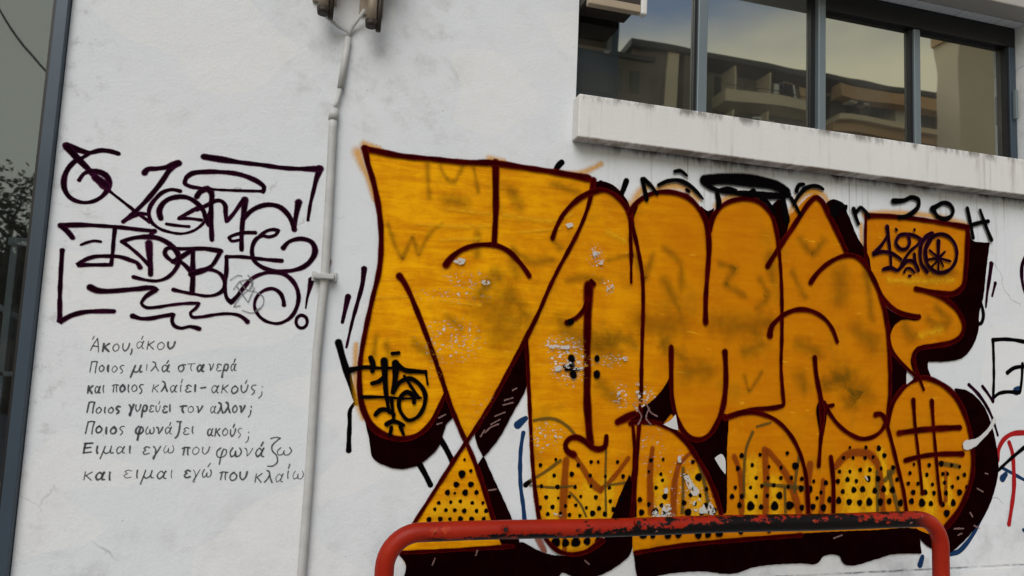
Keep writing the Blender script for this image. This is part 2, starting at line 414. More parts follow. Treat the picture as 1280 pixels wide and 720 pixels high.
# ------------------------------------------------------------------ paint on the wall
class Paint:
    """ribbons and patches of paint lying on the wall plane, collected into one mesh;
    every vertex carries how dense the paint is there (1 in the stroke, 0 where the spray fades out)"""
    def __init__(self, depth, seed=1):
        self.v = []; self.f = []; self.d = []; self.h = depth; self.rnd = random.Random(seed)
    def _v(self, x, z, d, h):
        self.v.append((x, -h, z)); self.d.append(d); return len(self.v) - 1
    @staticmethod
    def smooth(pts, closed=False, step=None):
        n = len(pts); out = []
        g = lambda i: pts[i % n] if closed else pts[max(0, min(n - 1, i))]
        for i in range(n if closed else n - 1):
            a, b, c, d = g(i - 1), g(i), g(i + 1), g(i + 2)
            L = math.hypot(c[0] - b[0], c[1] - b[1])
            st = step or max(.004, b[2] * .35)
            k = max(1, min(30, int(L / st)))
            # keep corners crisp: flatten tangents where the path turns hard
            def tan(p, q, r):
                u = Vector((q[0] - p[0], q[1] - p[1])); w = Vector((r[0] - q[0], r[1] - q[1]))
                if u.length < 1e-9 or w.length < 1e-9: return Vector((0, 0))
                c_ = u.normalized().dot(w.normalized())
                t = (u / u.length + w / w.length) * .5
                return t * max(0.0, min(1.0, (c_ + .1) / .6))
            t0 = tan(a, b, c) * L; t1 = tan(b, c, d) * L
            for s in range(k):
                t = s / k; t2 = t * t; t3 = t2 * t
                h0 = 2 * t3 - 3 * t2 + 1; h1 = t3 - 2 * t2 + t; h2 = -2 * t3 + 3 * t2; h3 = t3 - t2
                out.append((h0 * b[0] + h1 * t0.x + h2 * c[0] + h3 * t1.x, h0 * b[1] + h1 * t0.y + h2 * c[1] + h3 * t1.y, b[2] * (1 - t) + c[2] * t))
        if not closed: out.append(pts[-1])
        return out
    def stroke(self, pts, soft=.35, widen=1.0):
        p = self.smooth(pts)
        p = [q for i, q in enumerate(p) if i == 0 or math.hypot(q[0] - p[i - 1][0], q[1] - p[i - 1][1]) > 1e-5]
        if len(p) < 2: return
        n = len(p); ph = self.rnd.uniform(0, 9)
        rows = []
        for i, (x, z, w) in enumerate(p):
            a, b = p[max(0, i - 1)], p[min(n - 1, i + 1)]
            t = Vector((b[0] - a[0], b[1] - a[1]))
            if t.length < 1e-9: t = Vector((1, 0))
            t.normalize(); nx, nz = -t.y, t.x
            hw = w * .5 * widen * (1 + .07 * math.sin(ph + i * .55) + .05 * math.sin(ph * 2 + i * .21))
            h = self.h + 2.0e-4 * i / n
            o, c = hw * (1 + soft), hw * (1 - soft)
            rows.append((x, z, t, hw, h, [self._v(x + nx * o, z + nz * o, 0, h), self._v(x + nx * c, z + nz * c, 1, h), self._v(x - nx * c, z - nz * c, 1, h), self._v(x - nx * o, z - nz * o, 0, h)]))
        for a, b in zip(rows, rows[1:]):
            for k in range(3):
                self.f.append((a[5][k], a[5][k + 1], b[5][k + 1], b[5][k]))
        for r, sgn in ((rows[0], -1), (rows[-1], 1)):
            x, z, t, hw, h, q = r
            o, c = hw * (1 + soft), hw * (1 - soft)
            nx, nz = -t.y, t.x; K = 7
            outer, inner = [q[0]], [q[1]]
            for k in range(1, K):
                an = math.pi * k / K
                dx = nx * math.cos(an) + sgn * t.x * math.sin(an); dz = nz * math.cos(an) + sgn * t.y * math.sin(an)
                outer.append(self._v(x + dx * o, z + dz * o, 0, h)); inner.append(self._v(x + dx * c, z + dz * c, 1, h))
            outer.append(q[3]); inner.append(q[2])
            for k in range(K):
                self.f.append((outer[k], inner[k], inner[k + 1], outer[k + 1]))
            self.f.append(tuple(inner))
        self.h += 3.0e-5
    def patch(self, pts, edge=.004):
        """closed area with an edge that fades over `edge` metres"""
        p = self.smooth(pts, True, .012)
        n = len(p)
        area = sum(p[i][0] * p[(i + 1) % n][1] - p[(i + 1) % n][0] * p[i][1] for i in range(n))
        if area < 0: p.reverse()
        inn, out = [], []
        for i in range(n):
            a, b = p[i - 1], p[(i + 1) % n]
            t = Vector((b[0] - a[0], b[1] - a[1]))
            if t.length < 1e-9: t = Vector((1, 0))
            t.normalize(); nx, nz = t.y, -t.x
            j = 1 + .25 * math.sin(i * 1.7)
            inn.append(self._v(p[i][0], p[i][1], 1, self.h)); out.append(self._v(p[i][0] + nx * edge * j, p[i][1] + nz * edge * j, 0, self.h + 1e-5))
        for tri in tessellate_polygon([[Vector((q[0], q[1], 0)) for q in p]]):
            self.f.append(tuple(inn[k] for k in tri))
        for i in range(n):
            k = (i + 1) % n
            self.f.append((inn[i], out[i], out[k], inn[k]))
        self.h += 3.0e-5
    def dot(self, x, z, r):
        K = 12; ph = self.rnd.uniform(0, 6); ex = self.rnd.uniform(.85, 1.1)
        c = self._v(x, z, 1, self.h)
        i1 = []; o1 = []
        for k in range(K):
            a = 2 * math.pi * k / K; rr = r * (1 + .08 * math.sin(3 * a + ph))
            i1.append(self._v(x + math.cos(a) * rr * .7 * ex, z + math.sin(a) * rr * .7, 1, self.h))
            o1.append(self._v(x + math.cos(a) * rr * 1.3 * ex, z + math.sin(a) * rr * 1.3, 0, self.h))
        for k in range(K):
            j = (k + 1) % K
            self.f.append((c, i1[k], i1[j])); self.f.append((i1[k], o1[k], o1[j], i1[j]))
        self.h += 2e-7
    def build(self, name, mat, parent=None, label=None):
        me = bpy.data.meshes.new(name)
        me.from_pydata(self.v, [], self.f)
        at = me.attributes.new('coat', 'FLOAT', 'POINT')
        at.data.foreach_set('value', self.d)
        me.update()
        o = link(name, me, mat, parent)
        if label: o['label'] = label
        return o
def decode(s):
    """'x,z,w x,z,w ...' in millimetres on the wall -> metres"""
    return [[tuple(float(q) / 1000 for q in t.split(',')) for t in line.split()] for line in s.strip().split('\n') if line.strip()]
def strokes(name, key, mat, depth, parent, label=None, soft=.35, widen=1.0):
    p = Paint(depth, len(key))
    for s in decode(PAINT[key]): p.stroke(s, soft, widen)
    return p.build(name, M[mat], parent, label)
def patches(name, key, mat, depth, parent, label=None, edge=.004):
    p = Paint(depth)
    for s in decode(PAINT[key]): p.patch(s, edge)
    return p.build(name, M[mat], parent, label)
def each(name, key, mat, depth, parent, soft=.35, widen=1.0, edge=None):
    """every stroke or patch an object of its own"""
    for i, s in enumerate(decode(PAINT[key])):
        p = Paint(depth + 4e-5 * i, i)
        if edge: p.patch(s, edge)
        else: p.stroke(s, soft, widen)
        p.build(name, M[mat], parent)

PAINT = {}
PAINT['left_tag'] = '''
-1008,2305,27.5 -986,2299,27.5 -953,2290,24.5 -928,2287,15.4 -893,2300,18.5 -857,2301,18.6 -829,2295,15.5
-1005,2299,27.5 -966,2260,27.6 -928,2224,18.4 -897,2193,24.6 -865,2162,27.7 -846,2145,12.3 -808,2117,10.8 -763,2084,12.4 -724,2056,12.4 -698,2040,18.7
-928,2284,12.3 -950,2265,15.3 -978,2243,18.3 -997,2210,19.8 -1004,2175,19.8 -998,2135,18.2 -974,2104,16.7 -937,2092,15.3 -903,2098,15.3 -872,2120,15.4 -853,2154,18.5 -850,2182,21.6 -866,2206,24.7 -889,2216,21.6 -919,2215,18.4 -939,2204,15.3 -953,2177,15.3
-900,2192,24.6 -874,2176,27.7 -856,2163,24.7
-731,2230,21.9 -723,2244,18.8 -692,2251,18.9 -656,2261,18.9 -634,2273,25.3 -614,2282,28.5
-617,2282,25.4 -644,2250,22.1 -666,2205,18.9 -703,2141,18.8 -744,2083,17.1 -789,2031,15.4
-789,2031,15.4 -761,2053,15.5 -731,2068,15.6 -708,2067,12.5
-599,2171,15.8 -629,2174,15.8 -659,2161,15.7 -685,2130,15.7 -702,2093,15.6 -702,2065,15.6 -689,2037,14.0 -659,2015,12.5 -623,2005,11.0 -583,2002,11.0 -543,2015,11.1 -516,2037,11.1 -495,2068,11.1 -483,2108,12.8 -483,2141,12.8
-659,2056,21.9 -667,2084,21.9 -658,2113,18.8 -637,2135,18.9 -606,2147,18.9 -571,2148,19.0 -538,2132,19.1 -509,2102,19.1 -498,2074,19.1 -484,2046,15.9
-522,2117,15.9 -561,2088,15.8 -596,2062,15.8 -559,2065,12.7 -512,2063,12.7
-637,2036,12.5 -597,2033,12.6 -556,2033,12.6
-537,2155,22.3 -527,2175,22.3 -501,2191,25.6 -485,2176,22.4 -482,2131,19.2 -477,2067,17.5 -468,1987,17.5
-533,2103,15.9 -499,2123,19.1 -465,2146,16.0 -447,2147,16.0 -431,2133,17.7 -426,2101,16.0 -420,2065,16.0 -396,2100,16.1 -377,2135,16.1 -361,2159,22.6
-358,2160,25.9 -358,2120,22.6 -360,2061,19.3 -359,2009,17.7 -355,1957,16.1
-358,2081,16.1 -336,2112,19.4 -307,2135,19.5 -269,2149,21.2 -228,2146,21.3 -195,2123,19.7 -171,2088,19.7 -159,2056,19.7
-151,2170,29.7 -155,2133,23.0 -159,2093,19.7 -162,2056,16.4
-581,2228,15.9 -562,2246,19.1 -516,2258,19.2 -459,2264,19.3 -399,2264,19.4 -347,2253,19.5 -306,2235,19.5 -289,2220,19.6 -291,2200,16.3
-581,2228,15.9 -585,2204,19.0 -566,2194,15.9 -528,2191,12.7 -469,2191,11.2 -409,2194,11.3 -300,2202,13.0
-523,2319,25.6 -463,2316,25.8 -388,2312,19.5 -311,2311,18.0 -218,2308,18.1 -139,2313,19.9 -79,2320,30.0
-76,2321,30.0 -86,2282,23.3 -95,2227,16.6 -104,2168,13.2 -109,2101,13.2
-309,2030,16.2 -351,2026,14.5 -389,2013,14.4 -406,2002,12.8 -396,1989,12.8 -358,1999,12.9
-290,2018,14.6 -267,2040,14.6 -243,2049,14.7 -221,2047,16.3 -229,2030,14.7 -253,2018,13.0 -281,2019,13.0 -301,2007,16.2 -314,1980,17.8 -315,1947,17.7 -304,1916,16.1 -271,1892,16.2 -234,1882,16.2 -197,1881,16.3 -154,1888,18.0 -111,1907,19.7 -82,1940,21.4 -72,1977,23.1 -87,2009,21.5 -116,2020,19.8 -150,2017,18.0 -180,2001,16.4 -197,1977,19.6
-409,1924,16.0 -359,1928,14.4 -298,1926,14.5 -237,1924,16.2 -200,1924,19.5
-409,1924,16.0 -405,1863,15.9 -406,1805,14.3 -394,1758,15.9 -378,1743,19.1 -359,1767,16.0 -337,1803,16.0 -307,1844,16.1 -269,1866,16.1 -227,1876,17.8 -184,1869,17.9 -147,1839,17.9 -125,1791,18.0 -128,1739,16.3 -150,1695,14.6 -191,1670,12.9 -237,1674,12.9 -272,1698,12.8 -290,1736,12.8 -284,1771,12.9 -258,1799,12.9 -225,1808,14.6 -197,1793,16.2 -183,1768,16.2 -178,1745,19.5
-79,1854,23.0 -83,1820,16.4 -90,1777,9.8 -93,1737,6.5
-83,1682,13.1 -84,1673,13.1 -87,1665,13.1 -93,1659,13.0 -99,1656,13.0 -107,1655,13.0 -114,1658,13.0 -121,1664,13.0 -125,1671,13.0 -127,1680,13.0 -126,1689,13.0 -123,1697,13.0 -117,1703,13.0 -111,1707,13.0 -103,1707,13.1 -96,1704,13.1 -89,1699,13.1 -85,1691,13.1 -83,1682,13.1
-999,1997,21.2 -935,2005,18.3 -867,2008,15.3 -799,2008,15.4 -728,2005,15.5 -677,2004,18.7
-999,1997,18.1 -975,1977,18.2 -955,1954,18.2
-677,2004,15.6 -698,1977,15.6
-815,2007,15.4 -816,1957,13.8 -815,1911,13.8 -816,1861,15.3
-816,1861,13.8 -868,1857,15.2 -929,1852,18.2 -912,1869,15.2 -878,1887,15.2 -835,1893,15.3 -789,1894,15.4 -752,1884,15.4 -726,1874,15.5 -716,1859,18.6
-925,1929,9.1 -905,1940,10.7 -881,1948,10.7 -859,1947,9.2
-985,1903,18.1 -982,1821,15.0 -977,1731,15.0 -968,1635,21.0 -931,1661,18.0 -892,1675,18.1 -847,1681,18.2 -792,1684,18.3
-788,1953,15.4 -753,1969,15.5 -707,1979,18.7 -661,1977,18.7 -620,1958,18.8 -588,1929,18.8 -580,1898,17.3 -591,1859,15.7 -617,1826,14.0 -650,1811,12.4 -690,1811,12.4 -735,1820,15.4
-785,1953,15.4 -750,1928,13.9 -720,1903,13.9 -683,1868,15.5
-693,1955,24.9 -686,1905,21.8 -679,1859,18.6 -677,1834,18.6
-585,1882,15.7 -615,1898,15.6 -633,1919,15.6 -629,1938,15.6 -610,1943,15.7 -591,1925,15.7 -580,1898,15.7 -559,1880,15.7 -539,1860,18.9 -530,1848,18.9
-602,1890,18.8 -578,1907,18.8 -556,1925,18.9 -537,1939,15.8
-592,1941,15.7 -538,1946,15.8 -485,1950,17.5 -432,1945,19.1
-534,1939,18.9 -530,1886,18.9 -525,1823,18.9 -524,1775,18.9
-432,1945,19.1 -444,1915,15.9 -460,1885,15.9 -490,1863,19.0 -535,1844,18.9
-530,1851,12.6 -496,1866,14.2 -461,1868,14.3 -428,1855,15.9 -408,1824,15.9 -411,1792,15.9 -433,1772,12.7 -471,1763,12.6 -509,1767,12.6 -553,1773,12.5 -591,1780,15.6
-879,1770,24.3 -856,1760,24.3 -823,1759,21.4 -777,1765,18.4 -717,1775,18.5 -662,1782,18.6 -650,1776,18.6 -669,1763,18.6 -689,1743,15.4 -699,1720,12.3 -683,1706,12.3 -647,1708,12.4 -591,1721,12.5 -535,1730,12.5 -495,1733,12.6 -505,1713,12.6 -523,1693,12.5 -516,1678,12.5 -482,1680,12.6 -430,1692,12.6 -383,1698,12.7 -347,1694,12.7 -325,1682,16.0 -312,1670,19.2
-725,1670,21.5 -699,1662,15.4 -663,1664,15.4 -622,1675,15.5 -583,1684,15.6 -586,1659,15.6 -576,1640,15.6 -553,1632,12.5 -519,1640,12.5 -487,1633,18.8
'''
PAINT['scribble'] = '''
-387,1832,5.1 -359,1853,5.1 -347,1851,5.1
-373,1795,5.1 -351,1828,5.1 -316,1837,5.1 -302,1812,5.1 -330,1785,5.1 -352,1757,5.1 -367,1725,5.1 -344,1732,5.1
-351,1828,5.1 -325,1798,5.1 -288,1790,5.1 -259,1770,5.2 -260,1737,5.1 -283,1717,5.1
-334,1714,5.1 -294,1706,5.1 -265,1727,5.1
-362,1808,5.1 -315,1747,5.1 -295,1806,5.1
-323,1856,5.1 -303,1831,5.1 -313,1805,5.1
'''
PAINT['fills'] = '''
98,2427,3.4 165,2421,3.4 250,2414,3.4 389,2416,3.5 531,2418,3.5 665,2430,3.6 788,2426,3.6 940,2421,3.7 1128,2412,3.7 1169,2371,3.7 1226,2369,3.7 1279,2337,3.7 1330,2269,3.8 1381,2343,3.8 1464,2379,3.8 1548,2391,3.8 1634,2373,3.9 1695,2336,3.9 1744,2273,3.9 1787,2329,3.9 1861,2376,3.9 1950,2401,4.0 2032,2385,4.0 2093,2334,4.0 2135,2273,4.0 2195,2327,4.0 2265,2396,4.1 2322,2447,4.1 2361,2463,4.1 2399,2434,4.1 2467,2320,4.1 2536,2193,4.1 2615,2161,4.1 2674,2107,4.1 2729,2019,4.2 2773,1905,4.2 2797,1803,4.2 2806,1679,4.1 2810,1556,4.1 2809,1433,4.1 2798,1311,4.1 2856,1070,4.1 2914,870,4.1 2927,782,4.1 2672,780,4.0 2274,775,3.9 1921,762,3.8 1628,746,3.7 1396,721,3.6 1377,862,3.6 1356,898,3.6 1307,829,3.6 1250,795,3.6 1176,742,3.5 1082,728,3.5 1007,754,3.5 953,830,3.5 917,974,3.5 897,1111,3.5 884,1249,3.5 870,1388,3.5 852,1633,3.5 790,1539,3.5 708,1381,3.5 603,1202,3.4 522,1363,3.4 499,1413,3.4 472,1335,3.4 435,1267,3.4 387,1227,3.4 331,1213,3.3 271,1222,3.3 220,1248,3.3 177,1303,3.3 151,1368,3.3 139,1453,3.3 139,1551,3.3 152,1668,3.3 170,1787,3.4 192,1923,3.4 189,2077,3.4 177,2162,3.4 142,2297,3.4 111,2373,3.4
601,1178,3.4 530,1078,3.4 452,960,3.3 360,813,3.3 341,759,3.3 547,762,3.4 825,770,3.4 757,855,3.4 690,1004,3.4 643,1105,3.4
2665,2380,4.2 2757,2389,4.2 2911,2395,4.2 3122,2393,4.3 3329,2385,4.4 3314,2221,4.4 3301,2088,4.3 3267,2025,4.3 3191,2007,4.3 3126,1995,4.3 3201,1965,4.3 3264,1908,4.3 3290,1845,4.3 3267,1784,4.3 3207,1751,4.3 3101,1729,4.2 3001,1712,4.2 2954,1677,4.2 2964,1611,4.2 2994,1545,4.2 3019,1492,4.2 2983,1545,4.2 2917,1592,4.2 2852,1648,4.1 2812,1696,4.1 2803,1811,4.2 2843,1851,4.2 2936,1869,4.2 2874,1886,4.2 2814,1920,4.2 2753,1975,4.2 2704,2055,4.1 2654,2148,4.1 2660,2253,4.2
2788,1303,4.1 2809,1393,4.1 2860,1475,4.1 2937,1531,4.2 3020,1554,4.2 3108,1536,4.2 3197,1484,4.2 3264,1402,4.2 3315,1298,4.3 3334,1172,4.2 3326,1048,4.2 3281,945,4.2 3226,864,4.2 3147,792,4.1 2993,756,4.1 2922,774,4.1 2903,870,4.1 2856,1070,4.1
'''
PAINT['halo'] = '''
72,2410,40.7 92,2360,33.9 126,2295,27.2 154,2211,20.4
96,2448,27.2 164,2435,24.0
646,2446,35.7 712,2443,28.7
940,2417,21.9 1076,2432,25.9 1142,2463,26.0 1178,2486,29.9
1258,2361,33.7 1309,2305,45.1 1341,2308,45.2 1381,2374,37.8 1429,2410,30.4
1471,2399,30.5 1547,2422,46.1 1624,2415,38.6 1685,2374,34.9
1786,2345,31.2 1852,2395,35.4 1964,2418,35.7 2055,2395,31.9
2190,2315,32.2 2218,2371,36.3 2265,2433,36.5 2322,2476,36.7 2370,2481,32.8
2655,2388,33.4 2808,2411,29.5 3016,2422,30.0 3177,2415,34.7 3335,2390,39.4
117,1600,19.9 122,1468,26.4 138,1371,26.4 165,1299,26.4
2635,2335,25.0 2640,2230,24.9
2312,2471,28.5 2399,2467,32.8 2458,2394,20.6
'''
PAINT['yellow'] = '''
471,2201,20.9 650,2200,24.8
336,2125,17.2 545,2133,28.0 660,2147,24.8
723,2204,28.5 949,2196,32.7 1044,2234,22.0
793,2130,21.5 989,2162,18.2
1224,2168,37.1 1306,2138,44.8
436,2064,17.3 620,2086,21.1
186,1798,20.2 353,1815,20.5
457,1804,17.2 634,1791,21.0
2805,2054,41.8 3011,2060,42.4 3224,2083,34.5
3007,1771,42.1 3139,1812,42.5
364,755,16.5 376,710,19.8
1044,750,28.0 1175,763,28.4
'''
PAINT['browns'] = '''
1056,1129,28.4 1052,1024,35.4 1050,886,38.7
1088,1164,17.8 1137,1094,25.0 1193,1020,32.2 1224,998,28.7
1224,998,21.5 1281,1047,21.7 1356,1140,18.2
1475,1183,22.1 1466,1075,29.3 1475,896,32.9
1612,1111,26.0 1593,1038,29.6 1588,894,33.2
1620,1118,18.6 1669,1162,18.7 1743,1192,18.8
1902,1148,22.9 1934,1073,26.7 1945,887,30.3
2069,1179,34.8 2079,1035,30.8 2076,877,34.5
2091,1171,30.9 2159,1103,31.1 2218,1015,35.0 2264,881,38.9
2327,1110,39.3 2309,995,39.2 2319,880,39.1
2477,1099,35.8 2529,1150,40.0 2601,1170,40.2 2679,1158,40.4 2727,1110,36.5 2746,1031,32.4 2760,872,36.3
2402,1033,23.7 2393,879,35.4
3157,1069,20.9 3154,926,25.0
1061,800,21.1 1064,732,21.1
939,797,27.8 971,742,24.4
'''
PAINT['greys'] = '''
893,1043,10.5 957,1077,14.1 1029,1128,14.2
893,1022,10.5 997,1011,10.6 1090,1017,10.6
1080,989,10.6 1131,937,10.7 1159,884,10.7
900,1301,14.1 985,1310,14.2 1054,1279,14.3 1109,1223,14.3
1245,1182,10.8 1246,1040,10.8 1255,882,10.8
1262,1019,10.8 1360,1032,10.9
2001,1262,15.4 1967,1186,15.3 1956,1073,15.3 1957,961,15.2
2023,1289,11.6 2099,1309,11.7
2263,1149,19.6 2245,1053,15.6 2237,977,15.6
2070,1016,19.2 2205,1004,19.4 2309,995,19.6
2182,996,15.5 2188,883,15.5
1711,1125,18.7 1747,1019,18.7 1775,890,22.5
1633,1093,18.6 1635,983,14.8 1633,893,18.5
2722,1070,20.2 2726,873,20.1
2796,1070,28.5 2825,970,24.4 2854,871,24.4
2771,1031,24.4 2821,1078,28.6
3101,1118,20.8 3231,1102,25.2
'''
PAINT['ghosts'] = '''
369,2392,20.9 377,2322,20.8 385,2242,20.8
426,2388,17.5 464,2332,21.0 493,2324,17.5 525,2400,17.6
575,2398,17.7 602,2293,14.2
217,2114,17.0 257,2014,17.0 287,1965,17.0 322,2071,17.2 354,1987,17.2 397,2088,17.3 446,2135,17.4
611,2114,31.7 609,2007,28.1
767,2056,21.4 844,2008,32.2 956,2016,32.5
469,2243,48.9 540,2233,42.2
769,2020,49.8 791,1932,49.8
698,1801,154.7 748,1663,140.6
1229,2038,22.2 1348,2073,22.4
1398,1769,96.8 1522,1745,112.7 1605,1772,98.4
1818,1772,107.8 1950,1768,101.1 2085,1790,70.8
2506,2054,90.0 2506,1943,89.7
2506,1546,121.0 2651,1470,138.4 2554,1407,80.7
1652,1537,90.6 1758,1552,76.2
1280,1689,66.2 1361,1656,59.2
1369,2067,37.5 1413,1957,30.0 1451,2074,30.2
1512,2117,30.4 1598,2047,30.5 1601,1932,30.4
1813,2063,27.2 1902,2050,31.2 1837,1967,31.0 1948,1916,27.3
2904,1808,58.6 2955,1769,58.7
3114,1925,42.6 3193,1866,42.8
1954,1528,19.3 1981,1452,19.3 2051,1551,19.5
2220,2054,32.0 2291,1938,32.1
2270,1538,63.4 2293,1480,63.4
756,2309,43.0 796,2240,35.9
1005,1748,72.0 1084,1679,94.1 1243,1614,80.5
699,1943,49.4 631,1850,42.0
1524,1663,60.0 1608,1610,52.8
1952,1644,54.3 2041,1686,70.4
2269,1696,71.6 2363,1661,64.1
2603,1793,81.8 2702,1716,98.7
2410,1503,56.0 2554,1548,48.6
1516,1964,37.8 1582,1855,45.5
2266,2220,40.3 2338,2144,32.4 2409,2232,32.6
3061,1859,50.8 3166,1822,42.6
942,2365,32.8 1060,2340,33.1
777,1842,56.7 855,1740,49.8
365,1611,40.7 436,1563,40.9
1208,1468,58.1 1289,1398,43.8
2037,2001,31.5 2083,1924,31.6 2016,1861,31.4
953,2108,29.0 992,2074,29.1
1142,1682,43.6 1241,1650,51.3
495,1737,34.5 551,1689,34.6
1036,1931,29.1 1113,1947,29.3 1192,1942,29.4
241,1606,26.8 254,1556,26.8
2081,2123,47.6 2105,2005,39.6
196,1637,20.1 189,1537,20.0
2654,2127,33.1 2702,1839,37.1
3064,2093,59.7 3225,2127,51.8
'''
PAINT['shadows'] = '''
171,1300,3.3 196,1215,3.3 217,1137,3.3 261,1111,3.3 327,1095,3.3 393,1108,3.3 445,1144,3.4 483,1188,3.4 495,1228,3.4 509,1278,3.4 538,1316,3.4 537,1339,3.4 499,1416,3.4 472,1338,3.4 438,1274,3.4 386,1233,3.4 330,1220,3.3 270,1229,3.3 219,1255,3.3
841,1640,3.5 860,1545,3.5 857,1450,3.5 800,1334,3.5 740,1220,3.5 680,1145,3.4 640,1236,3.4 666,1287,3.4 715,1377,3.5 791,1525,3.5
680,1142,3.4 654,1098,3.4 694,1004,3.4 743,869,3.4 790,768,3.4 861,762,3.5 821,867,3.5 781,949,3.4 727,1050,3.4
341,753,3.3 547,759,3.4 811,764,3.4 868,779,3.5 912,757,3.5 979,728,3.5 1068,715,3.5 1165,725,3.5 1243,775,3.6 1286,882,3.6 1322,976,3.6 1363,1061,3.6 1380,1018,3.6 1373,862,3.6 1377,722,3.6 1320,672,3.6 1229,630,3.5 1154,620,3.5 1093,636,3.5 1056,651,3.5 1031,625,3.5 691,626,3.4 364,640,3.3 377,703,3.3
1396,721,3.6 1628,749,3.7 1921,766,3.8 2274,779,3.9 2672,784,4.0 2968,777,4.1 2991,665,4.1 2802,667,4.0 2724,650,4.0 2524,631,3.9 2496,670,3.9 2403,673,3.9 2366,640,3.9 2275,644,3.9 2009,635,3.8 1923,613,3.8 1860,612,3.7 1755,627,3.7 1591,626,3.7 1419,608,3.6
1560,1523,3.7 1533,1470,3.7 1473,1402,3.7 1410,1357,3.7 1363,1309,3.7 1444,1292,3.7 1525,1304,3.7 1565,1345,3.7 1586,1331,3.7 1567,1404,3.7
1616,1265,3.7 1659,1228,3.7 1705,1221,3.8 1755,1237,3.8 1801,1289,3.8 1826,1346,3.8 1860,1339,3.8 1859,1185,3.8 1859,889,3.8 1830,889,3.8 1798,971,3.8 1754,1066,3.8 1703,1137,3.7 1647,1214,3.7
2419,2423,4.1 2458,2444,4.1 2507,2432,4.1 2546,2377,4.1 2605,2261,4.1 2674,2170,4.2 2689,2096,4.1 2644,2151,4.1 2565,2166,4.1 2526,2192,4.1 2482,2300,4.1
3335,2381,4.4 3355,2308,4.4 3478,2305,4.4 3452,2165,4.4 3425,2001,4.4 3395,1911,4.3 3388,1824,4.3 3347,1736,4.3 3281,1673,4.3 3163,1647,4.2 3047,1639,4.2 3046,1605,4.2 3066,1560,4.2 3009,1558,4.2 2958,1590,4.2 2943,1652,4.2 2975,1707,4.2 3111,1726,4.2 3239,1757,4.3 3295,1837,4.3 3270,1913,4.3 3200,1961,4.3 3063,2003,4.3 3169,2002,4.3 3266,2021,4.3 3312,2089,4.3
3223,1502,4.2 3298,1495,4.3 3362,1463,4.3 3421,1405,4.3 3463,1321,4.3 3493,1215,4.3 3506,1089,4.3 3475,972,4.3 3412,856,4.2 3330,772,4.2 3239,701,4.2 3165,663,4.1 3073,682,4.1 3002,724,4.1 2953,789,4.1 3069,754,4.1 3162,804,4.2 3242,872,4.2 3297,978,4.2 3332,1089,4.2 3334,1193,4.2 3310,1306,4.3 3264,1410,4.2
2812,1712,4.1 2852,1652,4.2 2907,1588,4.2 2901,1518,4.2 2860,1471,4.1 2819,1405,4.1 2803,1352,4.1 2805,1556,4.1
2773,1918,4.2 2818,1887,4.2 2895,1875,4.2 2998,1881,4.2 2993,1859,4.2 2884,1853,4.2 2828,1813,4.2 2807,1762,4.1 2793,1836,4.2
1378,1082,3.6 1392,1022,3.6 1400,879,3.6 1321,881,3.6 1357,986,3.6
1301,2304,3.8 1330,2284,3.8 1366,2303,3.8 1347,2248,3.8 1337,2186,3.7 1318,2253,3.8
1699,2336,3.9 1739,2312,3.9 1769,2331,3.9 1757,2274,3.9 1750,2191,3.9 1726,2272,3.9
2088,2358,4.0 2134,2411,4.0 2171,2382,4.0 2190,2311,4.0 2172,2228,4.0 2140,2177,4.0 2116,2267,4.0
1145,2395,3.7 1209,2398,3.7 1262,2373,3.7 1312,2321,3.8 1330,2284,3.8 1288,2315,3.7 1251,2349,3.7 1194,2366,3.7 1150,2365,3.7
2364,1391,4.0 2382,1423,4.0 2415,1385,4.0 2411,1306,4.0 2392,1227,4.0 2373,1305,4.0
'''
